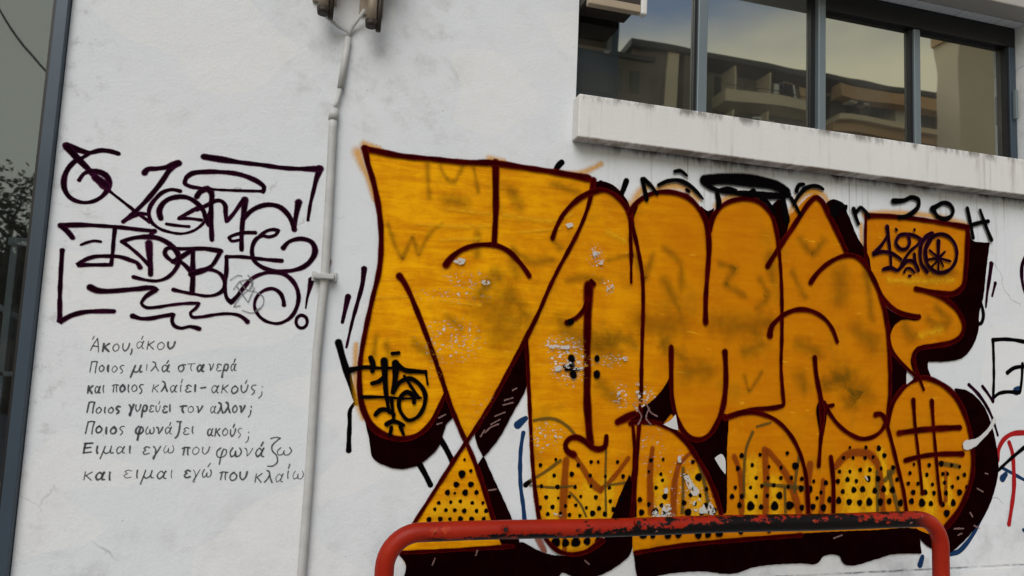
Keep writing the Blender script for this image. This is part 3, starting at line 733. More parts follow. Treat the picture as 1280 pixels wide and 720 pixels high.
PAINT['outline'] = '''
98,2427,30.6 165,2421,27.4 250,2414,25.8 389,2416,24.4 531,2418,24.7 665,2430,32.2 788,2426,25.3 940,2421,29.2 1116,2410,37.1
101,2428,30.6 115,2370,27.2 142,2297,25.5 173,2179,25.5 190,2070,25.4 192,1923,23.6 170,1787,21.8 152,1668,21.7 139,1551,21.6 139,1453,21.5 151,1368,26.4 177,1303,29.7 220,1251,29.8 270,1226,26.6 330,1216,23.4 386,1230,23.5 435,1271,23.6 472,1338,20.4 499,1406,17.1
672,2435,35.8 677,2337,32.1 683,2211,30.2 683,2121,28.4 682,2063,28.3
473,1958,31.2 493,1988,27.8 530,2022,24.4 578,2047,22.8 639,2060,22.9 693,2060,24.8 749,2040,24.9 799,1997,25.0 835,1957,25.0 850,1936,25.0
277,1895,37.4 296,1873,27.2 318,1837,23.8 356,1760,23.9 415,1630,23.9 474,1487,22.2 522,1366,22.2 573,1256,22.2 631,1145,22.3 674,1044,22.3 719,923,22.3 759,815,20.6
1140,2402,37.1 1128,2317,22.2 1107,2240,20.3 1074,2155,20.2 1031,2066,21.9 988,1982,19.9 946,1889,19.8 899,1771,21.4 851,1668,24.8 790,1546,21.1 711,1388,20.8 642,1267,20.6 577,1168,20.5 514,1065,20.3 455,967,18.4 388,857,16.6
952,2115,21.8 969,2168,21.8 998,2226,23.7 1039,2278,25.7 1088,2321,29.5 1142,2349,29.7 1194,2362,22.4 1242,2348,22.4 1284,2318,26.2 1322,2272,30.0 1345,2198,24.4 1377,2087,22.5 1400,1975,20.6 1408,1844,22.4 1408,1695,20.5 1408,1547,20.4 1409,1400,22.1 1401,1237,22.0 1391,1039,21.9 1380,880,25.4
1330,2284,26.3 1333,2178,18.7 1340,2073,22.4 1342,2009,14.9 1344,1941,14.9
1326,2261,30.0 1350,2305,26.4 1390,2344,24.6 1443,2373,22.8 1505,2387,24.8 1573,2386,26.9 1634,2369,27.0 1686,2327,27.1 1722,2275,31.0 1741,2206,34.9 1747,2128,30.9 1740,1999,27.0 1734,1883,28.8 1736,1776,30.6
1749,2223,31.0 1770,2295,27.2 1808,2343,25.4 1857,2375,25.5 1914,2393,25.7 1978,2400,25.8 2037,2381,23.9 2088,2338,24.0 2116,2271,24.0 2136,2168,23.9 2151,2029,19.9 2157,1889,23.8 2158,1731,21.7 2155,1574,19.7 2165,1457,23.5 2170,1395,23.5 2125,1382,27.3 2044,1373,27.1 1956,1360,26.9 1856,1328,30.5
2073,2071,27.7 2109,2126,27.8 2150,2185,32.0 2200,2255,32.1 2261,2342,28.3 2313,2413,28.5 2356,2446,32.7 2390,2429,32.8 2428,2366,32.8 2477,2287,28.7 2536,2184,28.8
2324,2008,28.2 2357,2051,28.3 2405,2096,28.4 2462,2133,26.6 2526,2159,24.6 2585,2163,24.7 2634,2142,29.0 2679,2091,29.0 2729,2011,27.0 2768,1913,29.1 2788,1823,29.0 2801,1679,24.8 2805,1535,24.7 2799,1421,24.7 2783,1335,26.6 2748,1278,24.5 2694,1246,24.4 2626,1237,24.2 2558,1260,24.1 2491,1303,24.0 2434,1365,24.0 2406,1412,23.9
2714,1358,32.6 2744,1363,28.6 2769,1343,28.6 2783,1303,24.6
2090,1731,35.4 2098,1771,31.5 2130,1808,27.6 2180,1843,25.8 2249,1867,27.9 2315,1867,24.1 2372,1850,24.2 2419,1820,24.2 2453,1781,24.3 2482,1718,24.3
2349,1632,28.0 2358,1549,29.9 2378,1463,31.9 2392,1392,35.8 2392,1305,27.8 2383,1208,23.8 2374,1103,25.7
2401,1388,27.9 2458,1401,24.0
1557,1650,30.1 1559,1571,28.1 1562,1478,22.4 1572,1397,22.4 1594,1323,24.3 1629,1265,26.2 1671,1232,26.2 1717,1225,26.3 1764,1248,26.4 1801,1297,26.6 1834,1373,30.5 1849,1479,30.6 1848,1563,30.7 1842,1639,34.6
1848,1328,30.5 1912,1348,28.7 1987,1357,25.1 2058,1347,23.3 2121,1325,23.4 2180,1283,23.4 2230,1226,23.5 2272,1149,23.5 2300,1053,23.5 2315,861,25.4
1296,1300,36.4 1343,1323,40.2 1378,1338,33.0
1360,1294,25.6 1423,1306,22.1 1484,1300,22.2 1542,1282,24.1 1596,1254,24.2 1651,1206,26.2 1702,1140,26.2 1754,1066,26.3 1803,970,26.3 1838,871,26.3
848,1654,21.3 860,1545,17.7 874,1388,19.4 887,1249,17.6 901,1111,19.3 921,974,21.0 948,854,20.9 980,786,20.9 1034,740,21.0 1097,724,21.1 1168,735,24.8 1236,778,32.1
1134,1912,47.6 1134,1809,43.8 1135,1682,40.0 1140,1538,38.0 1145,1394,37.9 1156,1288,39.6 1167,1206,39.5
1145,1935,18.3 1157,1921,29.3
1129,1849,18.3 1111,1797,21.8 1081,1763,21.8 1036,1738,28.9
1089,1153,32.1 1058,1170,28.4 1049,1198,28.4 1067,1223,28.5 1101,1230,28.6 1140,1213,28.7 1171,1189,28.7 1210,1178,28.8 1237,1189,25.3 1243,1235,25.3
2665,2380,33.4 2757,2389,29.4 2911,2395,25.5 3069,2392,25.8 3203,2387,28.2 3324,2380,35.0
3329,2381,30.6 3321,2265,30.5 3307,2133,30.4 3289,2057,30.3 3234,2014,34.4 3158,2005,34.3 3063,2012,25.5 2974,2019,29.6
2974,2019,25.4 3089,2001,29.8 3190,1964,30.0 3259,1908,25.8 3290,1841,25.8 3267,1784,25.7 3202,1747,29.9 3085,1724,29.6 3001,1708,25.2 2959,1673,25.1 2964,1611,20.9 2994,1545,20.9 3019,1492,16.7
2660,2371,20.9 2655,2253,20.8 2659,2148,20.7 2669,2103,20.7
2684,2087,29.0 2719,2031,29.1 2758,1963,29.1 2814,1912,33.3 2885,1883,29.3 2993,1872,33.7
2793,1823,24.9 2812,1696,24.9 2862,1640,22.8 2927,1589,20.8 2994,1545,16.7
2788,1303,24.6 2809,1393,28.8 2860,1471,28.9 2937,1531,25.0 3020,1554,27.2 3108,1536,29.5 3197,1489,33.9 3264,1410,29.7 3310,1306,25.5 3334,1172,25.5 3326,1048,29.6 3286,953,33.6 3226,864,33.4 3147,792,33.2
2783,1311,24.6 2812,1223,24.6 2851,1090,24.5 2885,970,24.5 2903,850,24.5
2951,1437,29.1 2960,1314,20.7 2978,1171,20.7 2992,1049,20.6 3001,964,24.7
3070,1435,29.3 3078,1315,20.9 3091,1171,20.9 3104,1028,20.8 3118,914,24.9
2858,1268,32.9 3000,1286,33.2 3130,1295,33.6 3251,1301,33.9
2896,1130,28.8 2998,1151,24.8 3127,1163,29.3 3264,1164,33.8
2444,1145,27.8 2458,1033,27.7 2458,859,27.6
1372,1284,18.3 1383,1183,18.3 1379,1039,18.2
341,756,16.5 547,759,16.8 825,767,20.6
1400,721,21.7 1628,746,22.1 1921,762,22.6 2274,775,23.3
'''
PAINT['blackmarks'] = '''
959,2438,22.0 973,2458,29.4 985,2471,29.4
1178,2368,26.0 1181,2395,26.1
1272,2324,18.7 1287,2356,26.3 1309,2420,26.4
46,1603,29.7 65,1545,29.7 89,1480,26.4 112,1416,19.8 135,1354,13.2
129,1361,13.2 111,1331,16.4 112,1273,16.4 113,1208,19.6 115,1166,22.9
481,1228,23.7 515,1178,23.7 553,1111,23.8
403,1118,23.5 432,1072,23.5 458,1026,23.5
875,1022,24.4 893,1036,20.9
3414,1987,17.4 3429,1940,21.8 3433,1896,21.8 3416,1860,21.7 3388,1855,17.3
'''
PAINT['topmarks'] = '''
1048,1739,25.3 1055,1743,25.3
1061,1581,28.8 1065,1574,28.8
1072,1510,32.4 1076,1503,32.4
1185,1586,25.5 1185,1579,25.5
1187,1514,32.7 1187,1507,32.7
1028,1541,14.3 1070,1549,21.6
1037,1527,10.8 1098,1532,14.4
1387,2432,26.5 1397,2391,22.7 1411,2338,18.9
1395,2433,26.6 1429,2410,22.8 1464,2371,15.2
1471,2414,19.1 1517,2439,19.2 1576,2449,23.1 1632,2432,23.2 1672,2404,19.4 1707,2372,11.6
1554,2490,19.2 1583,2497,19.3 1618,2477,15.5
1620,2407,19.3 1633,2400,15.5
1785,2404,27.4 1795,2365,31.3 1791,2341,23.4
1807,2426,23.5 1842,2438,23.6 1887,2431,19.7
1973,2423,31.7 1986,2437,31.8
2032,2409,27.9 2065,2392,27.9 2107,2344,24.0
2152,2430,32.2 2167,2366,36.2 2181,2310,32.1
2204,2427,24.2 2227,2396,20.2 2261,2342,16.2
2236,2467,24.3 2250,2498,24.4 2279,2505,20.3
2218,2395,16.2 2246,2439,20.3 2289,2485,24.4 2336,2503,24.5 2370,2502,20.5 2394,2492,16.4
2462,2378,49.3 2477,2425,49.4 2521,2413,28.9
2531,2401,16.5 2536,2418,16.6
2581,2406,29.0 2595,2365,24.9 2610,2333,20.8
2595,2390,20.8 2625,2419,25.0 2655,2400,20.9 2675,2377,20.9
'''
PAINT['maroonticks'] = '''
130,1915,23.5 127,1851,20.1 112,1773,16.7 97,1699,13.3 79,1585,9.9
72,1794,23.3 65,1747,19.9 56,1687,13.2
3497,2191,30.8 3484,2123,26.4 3465,2034,17.5 3452,1950,13.1
3522,2086,22.0 3510,2050,17.6 3498,2014,13.2
3326,1526,21.4 3385,1481,21.5 3438,1422,19.4 3480,1355,17.2 3516,1262,12.9
3418,1520,21.5 3450,1487,17.3 3488,1441,17.3
3757,2265,22.5 3720,2208,26.8 3712,2139,26.8 3722,2082,22.3 3749,2021,22.3
'''
PAINT['fifteen'] = '''
104,1494,26.4 155,1506,16.6 221,1505,13.4 287,1507,13.4 344,1499,16.9 409,1495,20.4
412,1491,10.2 422,1444,10.2
179,1546,23.3 190,1520,23.3 189,1490,16.6
235,1535,30.1 242,1472,23.4 250,1406,20.0 268,1324,13.3
192,1441,19.9 221,1452,20.0 239,1472,16.7
267,1567,16.8 293,1571,16.8
282,1527,30.2 285,1474,23.5 279,1407,20.1
292,1524,20.2 320,1502,20.2 354,1496,20.3
279,1407,16.7 307,1451,18.5 346,1466,20.2 388,1443,20.3 414,1401,20.3 410,1347,16.9 385,1306,16.8 349,1293,16.8 321,1319,16.7 306,1355,16.7 314,1391,20.1 336,1409,20.2 363,1396,20.2 369,1366,20.2
153,1384,16.5 244,1386,13.3 327,1382,10.1 398,1387,10.1
213,1313,16.6 231,1333,19.9 261,1334,20.0 288,1315,16.7
261,1275,20.0 286,1288,20.0 330,1272,16.7
281,1262,16.7 277,1232,16.6
318,1266,16.7 333,1233,13.4
275,1374,16.7 289,1292,13.3
322,1475,13.5 358,1426,13.5 388,1387,13.5
'''
PAINT['fourtag'] = '''
2792,2332,29.4 2801,2265,21.0 2811,2190,16.8 2815,2122,16.8
2791,2281,16.8 2750,2227,20.9 2699,2181,25.0 2755,2198,20.9 2821,2195,21.0 2877,2169,21.1
2915,2305,21.2 2868,2292,21.1 2847,2252,21.1 2873,2224,21.1 2914,2228,21.2 2936,2264,21.2 2926,2297,21.2
2926,2306,17.0 2973,2301,21.3 3014,2283,21.3 2982,2250,17.0 2940,2217,17.0 2909,2180,16.9 2882,2140,21.1
2765,2106,20.9 2815,2118,25.1 2856,2108,21.0 2882,2131,21.1 2924,2164,21.1 2966,2159,21.2 2991,2118,21.2
2966,2202,21.2 2971,2159,21.2 2991,2118,21.2
3084,2320,30.0 3046,2303,25.7 3014,2262,23.5 3003,2205,23.4 3013,2154,23.4 3049,2114,21.3
3249,2229,21.7 3242,2192,21.6 3222,2159,21.6 3193,2134,21.5 3158,2119,21.5 3121,2116,21.4 3086,2126,21.4 3058,2147,21.3 3040,2177,21.3 3034,2212,21.3 3041,2248,21.4 3060,2280,21.4 3089,2306,21.5 3124,2322,21.5 3161,2325,21.6 3197,2315,21.6 3225,2294,21.7 3243,2264,21.7 3249,2229,21.7
3073,2288,21.4 3040,2234,25.6 3044,2174,25.6
3126,2284,30.1 3125,2241,21.5 3124,2184,12.9 3123,2128,12.9
3066,2231,12.8 3119,2201,17.2 3130,2198,12.9
3050,2178,12.8 3119,2192,17.2 3205,2182,12.9
3168,2231,12.9 3130,2198,17.2
3124,2184,12.9 3076,2142,12.8
3135,2185,12.9 3156,2152,12.9
2848,2325,16.9 2853,2321,16.9
2968,2335,17.0 2968,2331,17.0
2897,2099,14.7 2913,2121,16.9 2939,2123,16.9 2965,2103,14.8
2928,2084,16.9 2939,2085,16.9
'''
PAINT['stripmarks'] = '''
795,1428,5.6 813,1439,5.6
761,1385,5.6 797,1397,5.6
755,1364,5.6 798,1376,5.6
721,1316,5.6 764,1334,5.6
705,1281,5.5 743,1302,5.6
682,1247,5.5 702,1267,5.5 737,1282,5.6
662,1230,5.5 678,1257,5.5
477,1305,5.4 504,1319,5.4
472,1278,5.4 492,1285,5.4
708,1003,5.5 740,1007,5.5
3330,796,6.7 3367,779,6.7
3199,783,6.7 3261,782,6.7
3305,862,6.7 3321,842,6.7
3412,1064,6.8 3428,1060,6.8
3356,985,6.8 3394,968,6.8
3224,750,6.7 3250,758,6.7
483,703,5.3 491,728,5.3
665,735,5.4 671,755,5.4
1159,695,5.7 1178,680,5.7
2458,755,6.3 2505,769,6.3
1369,1381,5.9 1411,1328,5.9 1396,1291,5.9
1429,1401,5.9 1458,1347,5.9 1491,1329,5.9
1450,1365,5.9 1435,1321,5.9 1460,1292,5.9
'''
PAINT['dripwhite'] = '''
3480,1342,21.5 3451,1300,21.5 3401,1257,21.4 3346,1223,34.0 3292,1210,46.6
'''
PAINT['gaps'] = '''
1795,1140,3.8 1829,1159,3.8 1847,1140,3.8 1852,1066,3.8 1822,1100,3.8
2907,1571,4.2 2947,1544,4.2 2906,1518,4.2
1586,1338,3.7 1557,1308,3.7 1525,1293,3.7 1558,1279,3.7 1600,1268,3.7
'''
PAINT['chips'] = '''
1140,2090,3.7 1159,2095,3.7 1197,2039,3.7 1198,2013,3.7 1174,2015,3.7 1149,2057,3.7
1011,2183,3.7 1042,2193,3.7 1050,2175,3.7 1023,2169,3.7
1221,1918,3.7 1233,1904,3.7 1252,1927,3.7 1257,1902,3.7 1237,1893,3.7 1221,1899,3.7
1028,1541,3.6 1058,1563,3.6 1097,1554,3.6 1124,1537,3.6 1090,1529,3.6 1052,1531,3.6
953,1634,3.6 991,1628,3.6 1040,1634,3.6 1082,1632,3.6 1079,1625,3.6 1010,1619,3.6 957,1620,3.6
504,1975,3.5 531,1991,3.5 557,1986,3.5 550,1967,3.5 519,1965,3.5
1307,1591,3.7 1334,1596,3.7 1343,1585,3.7 1319,1577,3.7
1288,1427,3.7 1311,1445,3.7 1320,1413,3.7 1297,1401,3.7
1374,1480,3.7 1390,1484,3.7 1399,1466,3.7 1382,1466,3.7
1379,1440,3.7 1395,1444,3.7 1408,1419,3.7 1396,1407,3.7
1629,1067,3.7 1654,1074,3.7 1688,1019,3.7 1714,993,3.7 1698,957,3.7 1664,994,3.7
1682,936,3.7 1715,957,3.7 1740,927,3.7 1766,890,3.7 1699,892,3.7
1494,917,3.7 1567,930,3.7 1593,876,3.7 1471,878,3.6
1603,1147,3.7 1615,1151,3.7 1624,1122,3.7 1603,1118,3.7
1001,904,3.5 1046,893,3.5 1032,883,3.5
629,1899,3.5 650,1904,3.5 672,1892,3.5 651,1876,3.5
988,1233,3.5 1003,1240,3.5 1011,1223,3.5
968,1531,3.6 1013,1544,3.6 1029,1526,3.6 976,1518,3.6
2668,1039,4.0 2639,1055,4.0 2659,1031,4.0
1525,995,3.7 1565,1013,3.7 1582,995,3.7 1541,981,3.7
1749,891,3.7 1774,945,3.7 1813,871,3.8
'''
PAINT['dots'] = '''
567,1028,10.2 630,1028,10.2 531,995,10.1 562,992,5.1 607,994,11.6 656,994,8.5 496,953,6.7 547,955,6.8 588,958,6.8 640,951,6.8 686,950,6.8 481,927,6.7 528,923,6.7 566,922,6.8 607,918,8.8 660,917,7.8 702,917,7.9 459,885,10.0 506,887,8.7 547,886,6.7 592,885,10.2 640,884,8.8 693,883,8.5 735,882,6.9 589,1071,14.3 627,1084,6.8 597,1131,5.1 937,1108,7.7 1007,1132,6.4 1113,1108,7.8 1174,1122,7.2 1208,1122,6.5 1302,1122,7.2 1002,1063,7.8 1084,1069,9.6 1172,1062,7.2 1331,1058,9.1 1245,1058,6.5 945,1018,7.7 1019,1014,8.8 1102,1013,7.8 1177,1016,7.2 1266,1008,7.2 1345,1008,7.2 969,970,7.7 1025,966,5.6 1077,972,6.7 1130,971,6.8 1202,967,8.6 1272,949,7.9 1323,958,9.8 941,926,9.1 1000,928,8.4 1060,931,6.7 1108,934,6.7 1158,922,6.8 1219,918,8.9 1289,913,9.7 979,898,7.7 1038,900,6.7 1080,893,7.8 1129,888,6.7 1189,897,11.4 1247,893,9.7 1021,778,17.5 1066,773,14.8 1114,775,17.6 1167,777,14.2 1220,779,14.2 1468,1129,8.1 1529,1133,6.6 1682,1122,8.2 1713,1052,15.7 1519,1067,7.0 1650,1060,6.0 1458,1078,5.9 1528,1039,7.0 1496,1006,8.1 1689,1001,8.2 1756,997,9.4 1542,966,11.0 1673,972,8.9 1723,968,7.8 1798,967,7.9 1417,954,9.8 1462,932,8.8 1526,927,8.8 1640,936,10.0 1698,932,8.9 1753,924,10.1 1427,897,11.6 1495,899,13.9 1547,894,11.8 1662,892,15.6 1733,891,12.7 1796,897,13.9 1941,1152,10.3 1921,1092,10.3 2042,1156,8.1 1999,1107,9.2 2092,1099,7.3 2159,1095,8.5 2022,1047,8.4 2088,1046,8.5 2159,1046,8.5 1909,1003,8.3 1991,1002,7.6 2053,1009,8.4 2119,1012,8.5 1892,962,10.6 1944,961,10.6 2023,960,8.4 2084,963,8.5 2151,963,14.7 1993,916,18.3 2050,911,10.3 2125,914,18.5 1932,921,12.1 2194,1164,8.6 2240,1103,14.8 2218,1046,9.3 2277,1041,9.4 2200,1004,7.8 2273,995,13.3 2323,991,14.9 2346,1029,8.6 2416,1021,10.7 2210,916,17.1 2278,904,12.9 2342,907,12.9 2402,902,14.9 2365,948,8.6 2388,975,8.7 2439,940,13.0 2558,1193,7.2 2655,1194,8.5 2733,1190,13.0 2520,1142,8.4 2577,1142,8.4 2649,1142,8.5 2698,1146,8.5 2767,1154,11.0 2496,1075,8.4 2558,1075,8.4 2620,1083,9.6 2678,1083,10.1 2747,1090,8.5 2486,1028,10.7 2543,1036,11.2 2596,1028,9.6 2668,1039,13.3 2727,1039,12.9 2515,978,10.3 2581,985,13.2 2634,988,13.2 2707,980,12.9 2761,987,13.4 2815,982,13.4 2491,935,15.1 2553,927,13.5 2615,922,13.2 2673,925,17.7 2741,924,16.2 2795,927,13.4 2864,918,15.5 2845,1034,9.8 2821,1094,10.2 2952,1110,7.8 3049,1106,10.0 3127,1114,13.4 3194,1106,8.8 3247,1098,8.8 2926,1066,9.0 3033,1057,9.9 3136,1061,9.2 3167,1061,9.2 3278,1056,10.1 3235,1040,9.2 2915,1014,9.0 2976,1013,9.1 3068,1008,8.7 3146,1016,9.2 3197,995,9.2 3292,994,8.8 2945,969,11.5 3021,968,12.4 3077,964,11.2 3155,963,11.3 3244,966,14.3 2934,925,13.1 3000,916,18.1 3056,911,11.6 3133,906,11.6 3201,913,15.9 3158,861,15.8 1438,797,14.5 1486,792,10.9 1562,794,16.1 1615,796,14.7 1718,790,14.9 1768,792,14.9 1827,794,15.0 1942,799,11.3 2095,802,11.5
'''
PAINT['bluemarks'] = '''
855,1245,17.5 847,1180,17.5 847,1094,17.4 854,1009,17.4 868,934,17.4 879,856,17.3
828,1279,31.5 845,1294,28.0 863,1308,21.1
3180,655,29.0 3233,661,29.1 3280,692,25.1 3335,747,21.0 3401,840,16.9 3458,934,17.0
3652,1501,43.8 3669,1510,39.4
3543,1034,38.6 3565,1055,30.1
3544,1089,17.2 3615,1059,17.3 3715,1016,17.4
3006,645,20.4 2990,606,32.6
3678,763,17.2 3705,737,17.2
'''
PAINT['boxtag'] = '''
3497,1773,21.8 3576,1781,21.9 3649,1780,22.0 3740,1771,22.2
3497,1773,21.8 3499,1665,19.6 3497,1557,17.3 3488,1449,21.6
3593,1599,26.2 3639,1626,21.9 3736,1639,22.1
3488,1458,21.6 3528,1484,19.5 3584,1495,19.6 3674,1493,21.9
3702,1651,22.0 3693,1563,17.6 3680,1497,17.5
'''
PAINT['boxtag_line'] = '''
3511,1076,17.1 3595,1135,19.4 3733,1221,21.9
'''
PAINT['redtag'] = '''
3512,1131,21.5 3519,1186,25.8 3554,1237,25.9 3605,1267,26.0 3656,1276,26.1 3735,1277,26.3
3593,1225,21.6 3613,1174,26.0 3621,1067,25.9 3619,983,25.9 3599,878,25.8 3579,795,25.7
'''
PAINT['yellowlow'] = '''
996,1042,105.7 1002,887,105.2
1167,988,121.3 1171,884,121.0
1261,1040,79.3 1259,882,86.0
1519,1039,88.3 1528,877,102.6
1696,1056,82.2 1716,873,126.6
2003,1111,99.7 1997,886,114.3
2128,1035,61.8 2129,884,84.7
2562,1051,135.9 2581,876,159.4
2673,1071,96.8 2687,874,120.5
3022,1029,91.0 3045,867,115.5
3162,1028,75.2 3180,914,58.4
471,914,53.6 589,945,101.7 695,910,54.7
2747,1170,56.9 2785,971,56.8
'''
PAINT['number'] = '''
2834,2474,29.6 2902,2485,25.5 2954,2507,25.6 2996,2499,27.9 2996,2464,27.8 2964,2430,25.6 2911,2399,25.5 2869,2391,25.4
3086,2455,30.2 3119,2476,25.9 3162,2498,26.0 3205,2493,26.1 3227,2464,26.1 3215,2432,23.9 3166,2410,26.0 3118,2423,25.9 3091,2460,30.2
3326,2483,26.3 3341,2422,24.1 3361,2326,26.3
3415,2482,19.8 3447,2409,22.1 3489,2324,26.5
3363,2397,21.9 3424,2416,22.0 3470,2425,22.1
'''
PAINT['ring'] = '''
1718,2465,54.5 1806,2482,62.8 1918,2490,63.3 2031,2490,59.9 2124,2480,52.3 2180,2457,40.3
1710,2464,38.9 1736,2439,27.3 1785,2424,23.5 1874,2421,23.6 1986,2425,31.8 2101,2428,40.1 2189,2442,32.3
'''
PAINT['poem0'] = '''
-857,1532,3.7 -848,1558,3.9 -837,1579,4.2
-838,1578,4.5 -833,1555,3.6 -830,1528,3.9
-850,1550,4.5 -831,1548,4.0
-854,1575,4.0 -849,1587,3.9
-814,1560,7.5 -816,1531,6.5
-796,1561,7.0 -814,1546,7.6
-811,1547,8.0 -796,1532,7.5
-772,1561,3.8 -780,1554,4.0 -782,1541,4.2 -775,1533,3.7 -765,1538,4.3 -762,1552,3.8 -771,1562,4.4
-749,1563,4.8 -748,1543,4.9 -741,1535,5.5 -732,1544,5.0 -727,1564,5.7
-717,1544,4.9 -717,1532,5.2 -720,1523,5.6
-678,1575,3.4 -684,1569,3.3 -692,1574,3.0 -700,1567,3.2 -701,1556,3.1 -696,1547,3.2 -689,1552,3.6 -681,1568,3.1
-680,1576,3.1 -683,1562,2.9 -682,1549,3.7 -677,1548,3.4
-687,1582,3.3 -683,1595,3.6
-662,1575,4.4 -665,1546,4.4
-643,1577,4.7 -662,1561,4.7
-659,1562,3.7 -643,1547,4.7
-616,1575,3.3 -627,1567,3.6 -629,1554,3.4 -621,1545,3.5 -609,1552,2.9 -606,1565,3.4 -616,1575,3.6
-593,1576,6.5 -592,1558,7.8 -585,1550,8.0 -574,1559,7.0 -569,1578,7.2
'''
PAINT['poem1'] = '''
-849,1492,4.1 -852,1451,3.7
-849,1489,4.1 -840,1492,4.4 -830,1491,3.8
-831,1491,4.0 -833,1471,4.5 -834,1449,4.1
-812,1479,4.6 -820,1473,4.5 -821,1461,5.0 -816,1454,4.7 -808,1460,5.5 -806,1471,5.5 -813,1478,5.4
-792,1478,7.3 -793,1465,7.6 -791,1456,6.4
-769,1478,3.1 -776,1472,3.5 -778,1460,2.9 -772,1453,3.1 -764,1460,3.6 -761,1470,3.5 -770,1478,3.5
-739,1480,3.3 -746,1481,3.7 -752,1472,3.4 -746,1466,3.5 -742,1461,3.2 -744,1453,3.4 -749,1451,3.1
-700,1482,7.0 -706,1461,7.0 -713,1437,7.2
-705,1463,6.9 -698,1456,6.5 -688,1461,8.1 -681,1482,6.8
-685,1467,6.7 -680,1457,7.7 -676,1460,6.8
-660,1487,3.3 -660,1472,3.3 -659,1463,2.9
-640,1498,5.3 -633,1496,4.7 -628,1479,4.6 -618,1464,4.9
-631,1482,4.7 -637,1472,4.8 -644,1463,4.7
-581,1488,5.0 -588,1482,5.8 -596,1488,4.9 -604,1482,4.6 -606,1471,4.8 -601,1461,5.2 -592,1467,5.4 -584,1480,5.4
-583,1489,5.2 -588,1475,5.7 -586,1464,5.6 -580,1463,5.5
-591,1495,5.5 -586,1505,5.1
-524,1491,4.9 -538,1490,4.5 -548,1483,5.7 -548,1472,4.5 -540,1463,5.4 -531,1471,4.9 -530,1483,4.9 -537,1490,5.6
-516,1494,3.7 -503,1496,2.9 -490,1497,3.1
-503,1496,3.8 -505,1477,3.3 -500,1469,3.0
-459,1493,7.9 -464,1487,6.7 -472,1493,8.1 -480,1486,7.1 -481,1475,7.0 -476,1466,7.3 -470,1472,6.9 -461,1486,7.8
-460,1494,6.7 -465,1481,8.1 -463,1468,7.3 -458,1468,7.2
-441,1497,3.9 -437,1496,4.4 -434,1471,3.8 -427,1484,4.5 -424,1499,3.9
-396,1495,4.6 -404,1499,4.8 -411,1493,3.8 -406,1487,4.8 -412,1479,4.0 -407,1471,4.3 -395,1474,4.2
-389,1448,7.8 -385,1481,6.5 -381,1498,6.9 -372,1498,7.6 -370,1485,7.8 -375,1473,7.1 -384,1477,6.5
-341,1500,4.4 -345,1494,4.7 -352,1502,4.9 -358,1494,3.8 -359,1483,4.6 -355,1472,4.0 -350,1478,3.8 -345,1494,4.5
-343,1501,4.0 -346,1488,4.5 -345,1476,4.4 -340,1475,4.4
-349,1508,4.4 -346,1520,4.8
'''
PAINT['poem2'] = '''
-851,1400,7.2 -852,1374,6.4
-838,1400,7.0 -850,1387,7.3
-849,1389,7.1 -838,1373,7.1
-813,1398,5.4 -816,1393,4.7 -823,1400,5.5 -828,1393,4.7 -828,1382,5.5 -825,1373,4.4 -819,1378,5.4 -815,1392,4.5
-813,1400,4.7 -816,1386,5.4 -816,1375,5.5 -810,1376,4.4
-801,1403,5.0 -802,1387,4.6 -799,1377,4.4
-772,1403,4.4 -766,1407,3.9 -752,1406,4.3
-766,1405,3.8 -767,1380,4.1
-757,1406,4.4 -757,1388,3.9 -755,1381,4.1
-736,1407,6.6 -743,1400,7.5 -744,1388,6.8 -739,1380,6.7 -731,1386,7.1 -729,1398,7.4 -737,1407,7.7
-717,1407,5.7 -717,1391,4.5 -714,1381,5.3
-696,1409,4.1 -703,1403,4.4 -704,1391,4.5 -699,1383,3.6 -689,1388,4.4 -688,1400,4.0 -696,1410,3.6
-667,1410,4.9 -674,1411,4.5 -679,1401,5.1 -673,1395,4.5 -670,1389,4.9 -671,1380,4.9 -675,1377,5.6
-630,1411,3.3 -633,1383,3.7
-613,1411,3.6 -630,1397,3.0
-627,1398,3.5 -613,1383,3.4
-600,1425,5.9 -594,1422,6.0 -588,1403,5.9 -581,1387,6.4
-591,1408,5.5 -596,1396,6.6 -602,1387,6.2
-548,1410,4.1 -554,1405,4.5 -561,1411,4.4 -569,1404,3.9 -570,1394,3.7 -564,1383,4.0 -559,1389,4.5 -552,1403,4.6
-550,1412,3.7 -555,1398,4.5 -553,1387,4.5 -548,1386,3.9
-534,1413,3.7 -535,1397,3.1 -533,1387,3.5
-534,1421,3.5 -531,1436,3.0
-498,1409,4.6 -507,1414,5.5 -515,1407,5.5 -508,1402,4.7 -517,1394,5.5 -511,1386,5.4 -498,1390,5.3
-483,1414,7.0 -483,1398,7.5 -482,1389,7.1
-462,1403,7.7 -446,1406,6.7
-398,1413,4.5 -404,1408,4.7 -412,1415,4.1 -421,1407,3.8 -422,1395,4.6 -416,1385,4.6 -409,1391,4.7 -402,1406,4.4
-400,1415,4.7 -404,1399,3.9 -402,1387,3.9 -397,1387,3.8
-383,1417,4.1 -386,1387,4.4
-364,1418,4.2 -382,1402,4.6
-381,1404,4.0 -365,1388,4.0
-337,1415,6.1 -347,1408,6.0 -350,1394,6.3 -343,1385,5.6 -331,1392,5.9 -327,1405,5.6 -338,1415,5.8
-315,1417,5.6 -314,1398,5.3 -306,1389,5.3 -296,1398,5.9 -291,1420,5.5
-301,1426,4.9 -296,1439,4.6
-261,1420,4.0 -270,1420,4.4 -278,1410,4.7 -272,1403,4.8 -265,1398,4.3 -268,1387,4.8 -274,1383,4.0
-238,1416,3.7 -236,1413,3.8
-237,1396,3.2 -238,1380,3.7 -248,1370,3.4
'''
